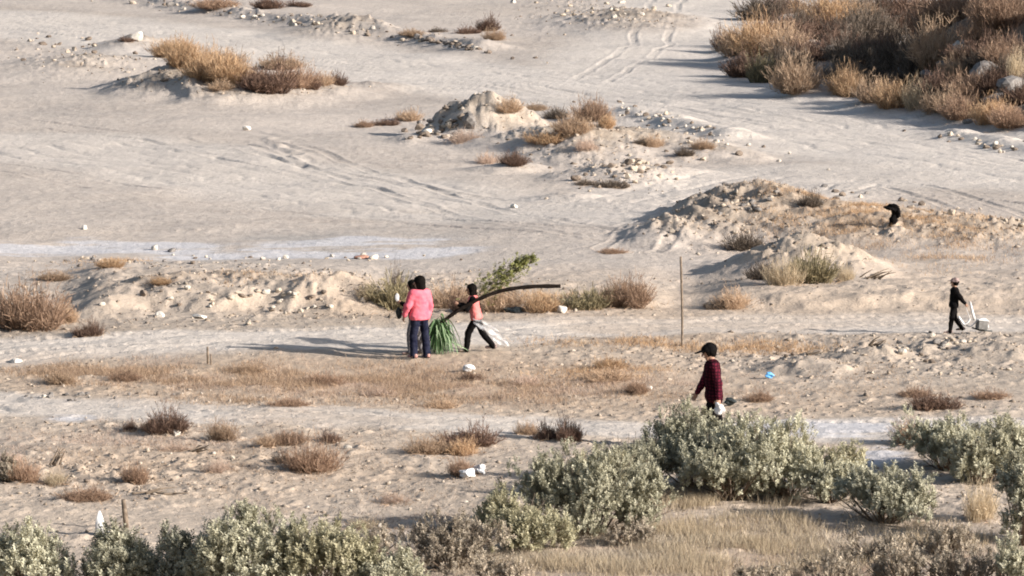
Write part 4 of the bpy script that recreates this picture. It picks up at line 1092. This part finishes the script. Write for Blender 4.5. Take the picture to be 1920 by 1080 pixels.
# woman in the pink jacket, seen from behind, and her companion in black just beyond
g1 = hit(787, 671); hA = 146 / pxm(g1)
person(g1, math.radians(125), hA, dict(lean=.02, neck=(.12,0,1), face=(1,.5,-.12), thighl=(.10,.12,-1), shinl=(-.10,.03,-1), thighr=(-.06,-.10,-1), shinr=(-.10,-.05,-1),
    uarml=(.10,.42,-1), farml=(.42,.10,-1), uarmr=(.02,-.30,-1), farmr=(.22,-.02,-1), coat=.052, hem=-.055, hair=.72, flare=1.25, head=1.16, curll=.7, curlr=.6),
    dict(skin=M['skin'], trousers=M['jeans'], jacket=M['pink_jacket'], shoes=M['shoe_red'], hair=M['hair']),
    'person in a bright pink jacket and dark trousers seen from behind, black bobbed hair')
g2 = hit(778, 664)
pr2, J2 = person(g2, math.radians(165), 134 / pxm(g2), dict(lean=.06, neck=(.3,0,1), face=(1,.1,-.1), thighl=(.22,.03,-1), shinl=(-.02,0,-1), thighr=(-.1,0,-1), shinr=(-.3,0,-1),
    uarml=(.15,.12,-1), farml=(.8,.0,.45), uarmr=(.25,-.1,-1), farmr=(1,0,-.35), coat=.03, hem=-.05, hair=.5, head=1.1, curll=.8, curlr=.8),
    dict(skin=M['skin'], trousers=M['grey_trousers'], jacket=M['black'], shoes=M['shoe'], hair=M['hair']),
    'person in black top with dark hair, half hidden on the left of the pink jacket')
# what the companion holds
M['plastic'] = mat_noise('white_plastic', (.46,.45,.44), (.66,.655,.65), 7, .6, .3)
M['dark_obj'] = mat_noise('dark_plastic', (.015,.02,.02), (.04,.045,.045), 12, .5)
def blob(name, loc, size, mat, seed, parent=None, rz=0, rough=.35, sub=3):
    import bmesh
    bm = bmesh.new(); bmesh.ops.create_icosphere(bm, subdivisions=sub, radius=.5); r = random.Random(seed)
    o = [r.uniform(0, 9) for _ in range(3)]
    for v in bm.verts:
        q = v.co * 3.2
        n = math.sin(q.x * 2.1 + o[0]) * math.cos(q.y * 1.7 + o[1]) + .6 * math.sin(q.z * 3.1 + q.x * 2 + o[2]) + .4 * r.uniform(-1, 1)
        v.co *= 1 + rough * n * .5
    for v in bm.verts: v.co = Vector((v.co.x * size[0], v.co.y * size[1], v.co.z * size[2]))
    me = bpy.data.meshes.new(name); bm.to_mesh(me); bm.free(); me.materials.append(mat)
    return link(name, me, parent, loc, (0, 0, rz))
hl = J2['wrl'] + Vector((-.08, 0, .02))
tag(blob('phone_pouch', hl + Vector((0, 0, .09)), (.09, .03, .17), M['plastic'], 3, rough=.15), 'small white thing held up by the half hidden person in black', 'pouch')
hr = J2['wrr'] + Vector((-.09, 0, -.05))
tag(blob('hand_bag', hr + Vector((-.02, 0, -.04)), (.14, .06, .24), M['dark_obj'], 4, rough=.2), 'dark bag in the hand of the half hidden person in black', 'bag')

# the one carrying the long bent pole
g3 = hit(893, 659); h3 = 124 / pxm(g3)
pr3, J3 = person(g3, math.radians(176), h3, dict(lean=.18, neck=(.25,0,1), face=(1,.05,-.1), thighl=(.55,.02,-1), shinl=(.10,0,-1), thighr=(-.42,0,-1), shinr=(-.85,0,-1),
    uarml=(.42,.14,-.75), farml=(.75,-.05,.42), uarmr=(.5,-.1,-.6), farmr=(.7,.2,.25), coat=.040, hem=-.03, hair=.85, head=1.18, vest=True, curll=.95, curlr=.95, flare=1.1),
    dict(skin=M['skin'], trousers=M['black'], jacket=M['pink_vest'], sleeves=M['black'], shoes=M['shoe'], hair=M['hair']),
    'child in coral pink vest and black sleeves striding left, long pole on the shoulder')
M['pole'] = mat_noise('dark_pole_bark', (.006,.0045,.004), (.016,.012,.010), 14, .95, .04, .006)
y3 = J3['shl'].y - .10
pp = [at(px, py, y) for px, py, y in [(802,626,y3-.15),(826,606,y3-.12),(852,587,y3-.1),(876,572,y3-.07),(900,560,y3-.04),(930,548,y3),(962,541,y3+.05),(1005,537,y3+.1),(1051,536.5,y3+.15)]]
pts = spline(pp, 6); n_ = len(pts)
tag(tube('bent_pole', pts, [.037 + .004 * math.sin(i * 1.3) + .006 * (i / n_) for i in range(n_)], M['pole']), 'long dark bent pole carried over the shoulder of the child in coral pink', 'pole')
# tied bundle of long green leaves at the lower end of the pole
M['green'] = mat_leaf('fresh_green_leaves', [(.03,.08,.025),(.11,.21,.08),(.40,.50,.32)], .55, .3)
M['twig_green'] = mat_leaf('light_green_foliage', [(.05,.05,.02),(.19,.20,.055),(.45,.45,.20)], .6, .3)
b0 = at(822, 611, y3 - .1); foot = hit(826, 660); hb = b0.z - foot.z
n = 420; t = np.linspace(0, 1, 7)
az = rng.uniform(0, 6.28, n); spr = rng.uniform(.03, .25, n) + .20 * (rng.uniform(0, 1, n) < .12); lift_ = rng.normal(.05, .05, n)
endz = np.where(rng.uniform(0, 1, n) < .55, rng.uniform(.01, .10, n), rng.uniform(.08, hb * .7, n))
st_ = rng.normal(0, .05, (n, 3)) * np.array([1, .7, 1.2]); ex_ = .75 + rng.uniform(-.15, .5, n)
P = np.zeros((n, 7, 3))
P[..., 0] = st_[:, :1] + np.cos(az)[:, None] * spr[:, None] * t[None] ** ex_[:, None] - .01 + .05 * t[None] + rng.normal(0, .012, (n, 7))
P[..., 1] = st_[:, 1:2] + np.sin(az)[:, None] * spr[:, None] * t[None] ** ex_[:, None] * .8
P[..., 2] = hb + st_[:, 2:] + lift_[:, None] * np.sin(t * 3.1)[None] - (hb - endz)[:, None] * t[None] ** rng.uniform(1.3, 2.6, (n, 1))
Vv, Qq = ribbons(P, (np.sin(t * 2.6 + .35) * .024 + .002)[None] * rng.uniform(.5, 1.5, (n, 1)))
root = thing('leaf_bundle', 'bundle of long green leaves hanging from the lower end of the bent pole', 'leaves', (b0.x, b0.y, foot.z))
link('leaves', np_mesh('leaves', Vv, Qq, M['green'], var=np.repeat(rng.uniform(0, 1, n), 14)), root)
for q in range(5):
    a = rng.uniform(-.5, .5); L = rng.uniform(.35, .6)
    link('long_leaf', np_mesh('long_leaf', *ribbons(np.array([[[.1, 0, hb * .55], [.1 + L * .5, a * .3, hb * .35], [.1 + L, a, .04]]]), np.array([[.012, .014, .004]])), M['green'], var=np.full(6, .8)), root)
# leafy branch carried behind the pole
root = thing('leafy_branch', 'leafy green branch rising behind the head of the child with the pole', 'branch', at(900, 556, y3 + .25))
o0 = root.location.copy()
ax = [at(px, py, y3 + .3 + (px - 900) * .001) - o0 for px, py in [(905,556),(930,535),(955,516),(975,499),(992,490),(1003,487)]]
sp = spline(ax, 6)
tube('branch', sp, [.014 * (1 - .5 * i / len(sp)) for i in range(len(sp))], M['stem'], root, 6)
A = np.array([list(v) for v in sp]); n = 520
u_ = rng.beta(1.3, 1.5, n) * .92; base = np.stack([np.interp(u_, np.linspace(0, 1, len(A)), A[:, j]) for j in range(3)], 1)
wid_ = (.38 * (1 - u_) ** .8 + .05)
offs = rng.normal(0, .5, (n, 3)) * wid_[:, None] * np.array([.9, .6, .55]); offs[:, 0] -= .12 * (1 - u_); offs[:, 2] += .02
D = nrm(np.array([.8, 0, .5])) + rng.normal(0, .45, (n, 3)); Fm = frames(D)
parts = []
for j, T in enumerate(TW):
    s_ = np.arange(j, n, 4); Vt = np.einsum('nij,vj->nvi', Fm[s_], T * np.array([1.0, 1.0, 1.2])) * .85 + (base + offs)[s_][:, None]; m_ = T.shape[0]
    parts.append((Vt.reshape(-1, 3), (np.arange(len(s_))[:, None] * m_ + np.arange(m_)[None]).reshape(-1, 4), np.repeat(rng.uniform(0, 1, len(s_)), m_)))
Vv, Qq, va = join(parts); link('foliage', np_mesh('foliage', Vv, Qq, M['twig_green'], var=va), root)
P = np.stack([base, base + offs], 1)[:140]; P = np.concatenate([P[:, :1], P.mean(1, keepdims=True), P[:, 1:]], 1)
Vv, Qq = ribbons(P, np.full((140, 3), .008)); link('twigs', np_mesh('twigs', Vv, Qq, M['olive'], var=np.repeat(rng.uniform(0, 1, 140), 6)), root)
for q in range(3):
    a0 = at(940 + q * 9, 545, y3 + .2) - o0; a1 = at(965 + q * 6, 566 - q * 3, y3 + .2) - o0
    tube('twig', [a0, (a0 + a1) / 2 + Vector((0, 0, .02)), a1], .006, M['stem'], root, 5)
# sheer white sheet trailing from the waist
def sheet_mat():
    m = bpy.data.materials.new('sheer_plastic'); m.use_nodes = True; t = m.node_tree; b = t.nodes['Principled BSDF']
    b.inputs['Base Color'].default_value = (.78, .78, .80, 1); b.inputs['Roughness'].default_value = .35
    tp = t.nodes.new('ShaderNodeBsdfTransparent'); mx = t.nodes.new('ShaderNodeMixShader')
    n = t.nodes.new('ShaderNodeTexNoise'); n.inputs['Scale'].default_value = 7; tc = t.nodes.new('ShaderNodeTexCoord'); t.links.new(tc.outputs['Object'], n.inputs['Vector'])
    mr = t.nodes.new('ShaderNodeMapRange'); mr.inputs[1].default_value = .3; mr.inputs[2].default_value = .7; mr.inputs[3].default_value = .04; mr.inputs[4].default_value = .38
    t.links.new(n.outputs['Fac'], mr.inputs[0]); t.links.new(mr.outputs[0], mx.inputs[0])
    t.links.new(tp.outputs[0], mx.inputs[1]); t.links.new(b.outputs[0], mx.inputs[2]); t.links.new(mx.outputs[0], t.nodes['Material Output'].inputs[0]); return m
M['sheet'] = sheet_mat()
ys = J3['pel'].y - .16
top_ = [at(886, 592, ys), at(910, 603, ys), at(932, 618, ys), at(944, 632, ys), at(955, 648, ys)]
bot_ = [at(888, 606, ys - .06), at(904, 620, ys - .12), at(922, 634, ys - .12), at(932, 642, ys - .08), at(948, 650, ys)]
ta, ba = np.array([list(v) for v in spline(top_, 8)]), np.array([list(v) for v in spline(bot_, 8)])
V, nv = [], 10
for i in range(len(ta)):
    for j in range(nv):
        q = j / (nv - 1); p = ta[i] * (1 - q) + ba[i] * q + np.array([0, .035 * math.sin(q * 11 + i * .25) + .02 * math.sin(i * .7 + q * 5), .012 * math.sin(i * .9 + q * 6)]); V.append(p)
Q = [[i * nv + j, i * nv + j + 1, (i + 1) * nv + j + 1, (i + 1) * nv + j] for i in range(len(ta) - 1) for j in range(nv - 1)]
tag(link('plastic_sheet', np_mesh('plastic_sheet', V, Q, M['sheet'], smooth=True)), 'sheer white plastic sheet trailing behind the child in coral pink', 'plastic sheet')

# man in cap, half hidden by the sagebrush
g4 = hit(1338, 842); h4 = 191 / pxm(g4)
pr4, J4 = person(g4, math.radians(188), h4, dict(lean=.07, neck=(.30,0,1), face=(1,0,-.25), thighl=(.30,0,-1), shinl=(-.05,0,-1), thighr=(-.2,0,-1), shinr=(-.45,0,-1),
    uarml=(-.22,.16,-1), farml=(.02,.05,-1), uarmr=(.35,-.10,-1), farmr=(.60,-.05,-1), coat=.038, hem=-.085, vest=True, hair=.1, cap=.75, head=1.12, curll=.9, curlr=.6, flare=1.3),
    dict(skin=M['skin'], trousers=M['black'], jacket=M['plaid_dark'], sleeves=M['plaid'], shoes=M['shoe'], hair=M['hair'], cap=M['black']),
    'man in a black cap and dark red plaid jacket walking left behind the sagebrush')
hh = J4['wrl'] + Vector((.02, -.06, -.17))
tag(blob('plastic_bag', hh, (.15, .14, .22), M['plastic'], 12, rough=.5), 'crumpled white bag in the hand of the capped man', 'bag')
tag(blob('dark_bundle', hit(1372, 768) + Vector((0, .5, .10)), (.26, .2, .14), M['dark_obj'], 13, rough=.4), 'small dark bundle on the ground behind the capped man', 'bundle')

# child in black with the dragged frame
g5 = hit(1788, 624); h5 = 97 / pxm(g5)
pr5, J5 = person(g5, math.radians(178), h5, dict(lean=-.06, neck=(.12,0,1), face=(1,.05,.05), thighl=(.18,0,-1), shinl=(.12,0,-1), thighr=(-.1,0,-1), shinr=(-.75,0,-1),
    uarml=(-.55,.18,-.8), farml=(-.75,.05,-.9), uarmr=(.05,-.1,-1), farmr=(.2,0,-1), coat=.052, hem=-.05, hair=.1, cap=.5, head=1.22, curll=.9, curlr=.6),
    dict(skin=M['skin'], trousers=M['black'], jacket=M['black'], shoes=M['shoe'], hair=M['hair'], cap=M['shoe']),
    'small child in a black hooded top and trousers walking left with one arm stretched back')
y5 = J5['wrl'].y
root = thing('dragged_frame', 'broken white frame with a grey box dragged along the track by the child in black', 'cart', hit(1824, 618)); o0 = root.location.copy()
M['grey_panel'] = mat_noise('grey_panel', (.12,.115,.11), (.19,.18,.17), 12, .8)
rel = lambda px, py, dy=0: at(px, py, y5 + dy) - o0
tube('handle', [rel(1819, 566), rel(1822, 580), rel(1827.5, 600)], [.022, .028, .03], M['plastic'], root, 8)
tube('frame_tube', spline([rel(1797, 593), rel(1803, 602), rel(1808, 608), rel(1813, 606), rel(1819, 598)], 5), .024, M['plastic'], root, 8)
tube('frame_tube', spline([rel(1808, 608, .05), rel(1820, 612, .0), rel(1834, 600, .0), rel(1849, 599, .0), rel(1853, 615, 0)], 5), .016, M['plastic'], root, 8)
tube('rail', [rel(1822, 614), rel(1836, 619), rel(1860, 621)], .018, M['dark_obj'], root, 6)
tube('pull_cord', [rel(1811, 577), rel(1816, 590, -.02), rel(1819, 600)], .006, M['plastic'], root, 5)
def box(name, c, size, mat, parent=None, rot=(0, 0, 0), bev=.01):
    import bmesh
    bm = bmesh.new(); bmesh.ops.create_cube(bm, size=1); bmesh.ops.scale(bm, vec=size, verts=bm.verts)
    bmesh.ops.bevel(bm, geom=bm.edges[:], offset=bev, segments=2, affect='EDGES')
    me = bpy.data.meshes.new(name); bm.to_mesh(me); bm.free(); me.materials.append(mat); return link(name, me, parent, c, rot)
bx = box('box', rel(1841, 609), (.22, .24, .19), M['grey_panel'], root, (0, .12, .2))
box('box_lid', Vector((0, 0, .105)), (.24, .26, .02), M['plastic'], bx, (0, 0, 0), .005)

# ------------------------------------------------------------------ poles, stakes, litter
M['wood'] = mat_noise('weathered_wood', (.10,.075,.055), (.20,.155,.115), 12, .85, .2, .01)
M['wood_pale'] = mat_noise('pale_weathered_wood', (.28,.235,.19), (.42,.36,.30), 12, .85, .2, .01)
p = hit(1279, 650); t_ = at(1276.5, 481, p.y)
tag(tube('thin_pole', spline([p - Vector((0, 0, .1)), p * .6 + t_ * .4 + Vector((.012, 0, 0)), t_], 6), .024, M['wood'], None, 8), 'thin upright wooden pole by the track in the middle', 'pole')
p = hit(390, 682); t_ = at(389, 650, p.y)
tag(tube('short_stake', [p - Vector((0, 0, .1)), p * .5 + t_ * .5, t_], [.022, .024, .018], M['wood'], None, 8), 'short wooden stake at the edge of the left track', 'stake')
p = hit(396, 684); t_ = at(395, 664, p.y)
tag(tube('stake_stub', [p - Vector((0, 0, .08)), t_], [.018, .016], M['wood'], None, 7), 'lower pale stub right of the short wooden stake', 'stake')
p = hit(238, 992); t_ = at(231, 936, p.y)
tag(tube('leaning_stake', [p - Vector((0, 0, .1)), p * .5 + t_ * .5, t_], [.040, .045, .032], M['wood'], None, 8), 'leaning pale stake at the lower left above the sagebrush', 'stake')
p = hit(189, 1004)
V = [(-.11,-.05,0),(.15,-.03,0),(.17,.09,0),(-.08,.09,0),(-.09,-.02,.22),(.07,0,.20),(.08,.05,.20),(-.07,.06,.22),(-.035,.01,.40),(.0,.015,.40),(.0,.03,.39),(-.03,.03,.39)]
Q = [(0,1,5,4),(1,2,6,5),(2,3,7,6),(3,0,4,7),(4,5,9,8),(5,6,10,9),(6,7,11,10),(7,4,8,11),(8,9,10,11),(3,2,1,0)]
tag(link('white_marker', np_mesh('white_marker', V, Q, M['plastic']), None, p, (0, 0, .3)), 'pointed white marker left of the leaning stake', 'marker')
# dark thing standing on the right mound
p = hit(1674, 418); root = thing('burnt_stump', 'black twisted stump on the grassy mound at the right', 'stump', p)
s = pxm(p)
tube('trunk', spline([(-.02, 0, -.1), (.02, 0, .1), (.05, .02, .24), (.0, 0, .38)], 5), [.11, .10, .09, .10, .12, .12, .10, .09, .09, .09, .08, .08, .08, .07, .07, .06], M['black'], root, 9)
blob('crown', Vector((-.04, 0, .40)), (.36, .25, .18), M['black'], 31, root, 0, .6)
blob('stub', Vector((.12, 0, .26)), (.16, .2, .28), M['black'], 33, root, .5, .5)
M['blue'] = mat_noise('blue_plastic', (.06,.28,.62), (.20,.48,.80), 18, .4, .4)
tag(blob('blue_litter', hit(1443, 708) + Vector((0, 0, .05)), (.20, .16, .12), M['blue'], 21, rough=.5), 'crumpled bright blue plastic on the dirt right of the capped man', 'litter')
tag(blob('white_litter', hit(879, 696) + Vector((0, 0, .07)), (.26, .22, .15), M['plastic'], 22, rough=.3), 'white bag lying on the dry grass below the pole carrier', 'litter')
tag(blob('white_litter', hit(876, 894) + Vector((0, 0, .06)), (.24, .2, .16), M['plastic'], 23, rough=.6), 'left piece of crumpled white plastic by the orange tuft', 'litter')
tag(blob('white_litter', hit(897, 888) + Vector((0, 0, .06)), (.24, .2, .16), M['plastic'], 24, rough=.8), 'right torn piece of white plastic by the orange tuft', 'litter')
M['red_dirt'] = mat_noise('reddish_scrap', (.25,.12,.08), (.38,.21,.15), 15)
tag(blob('metal_scrap', hit(678, 485) + Vector((0, 0, .03)), (.42, .4, .12), M['red_dirt'], 25, rough=.3), 'reddish flat scrap below the salt patch in the centre', 'scrap')
tag(blob('fabric_scrap', hit(965, 586) + Vector((0, 0, .04)), (.5, .3, .18), M['dark_obj'], 26, rough=.5), 'dark cloth scrap at the foot of the bushes behind the pole carrier', 'scrap')
tag(blob('white_litter', hit(1785, 8) + Vector((0, 0, .1)), (.5, .4, .3), M['plastic'], 27, rough=.5), 'white scrap at the top edge on the large mound', 'litter')
tag(blob('white_litter', hit(1866, 36) + Vector((0, 0, .3)), (.5, .4, .35), M['plastic'], 28, rough=.5), 'white scrap caught on the mound near the top right corner', 'litter')
# fallen branches and dead sticks
def sticks(px, py, wpx, hpx, n, label, mat='wood', seed=1, flat=.3):
    r = random.Random(seed); p = hit(px, py); s = pxm(p); L = wpx / s; Hh = hpx / s
    root = thing('fallen_branch', label, 'branch', p)
    for i in range(n):
        a = Vector((r.uniform(-.45, .2) * L, r.uniform(-.2, .2) * L, .02)); b = a + Vector((r.uniform(.3, .6) * L, r.uniform(-.3, .3) * L, r.uniform(flat, 1) * Hh))
        tube('stick', spline([a, (a + b) / 2 + Vector((0, 0, r.uniform(-.1, .2) * Hh)), b], 4), [.022 - .002 * j for j in range(9)], M[mat], root, 6)
    return root
sticks(1640, 524, 66, 18, 9, 'grey dead branch lying right of the olive stemmy bush', seed=3)
sticks(106, 874, 30, 36, 6, 'dark dead twig standing crooked in the lower left dirt', seed=5, flat=.5)
sticks(372, 848, 44, 16, 6, 'dark dead twig lying below the dark spiky bush', seed=7)
sticks(290, 926, 110, 12, 5, 'long thin dead branch on the ground right of the leaning stake', seed=9, flat=.05)
sticks(1645, 650, 40, 18, 5, 'small dead branch on the rough ground left of the small heap', seed=11)
sticks(1530, 666, 50, 12, 5, 'short dead sticks lying right of the thin pole', seed=13)
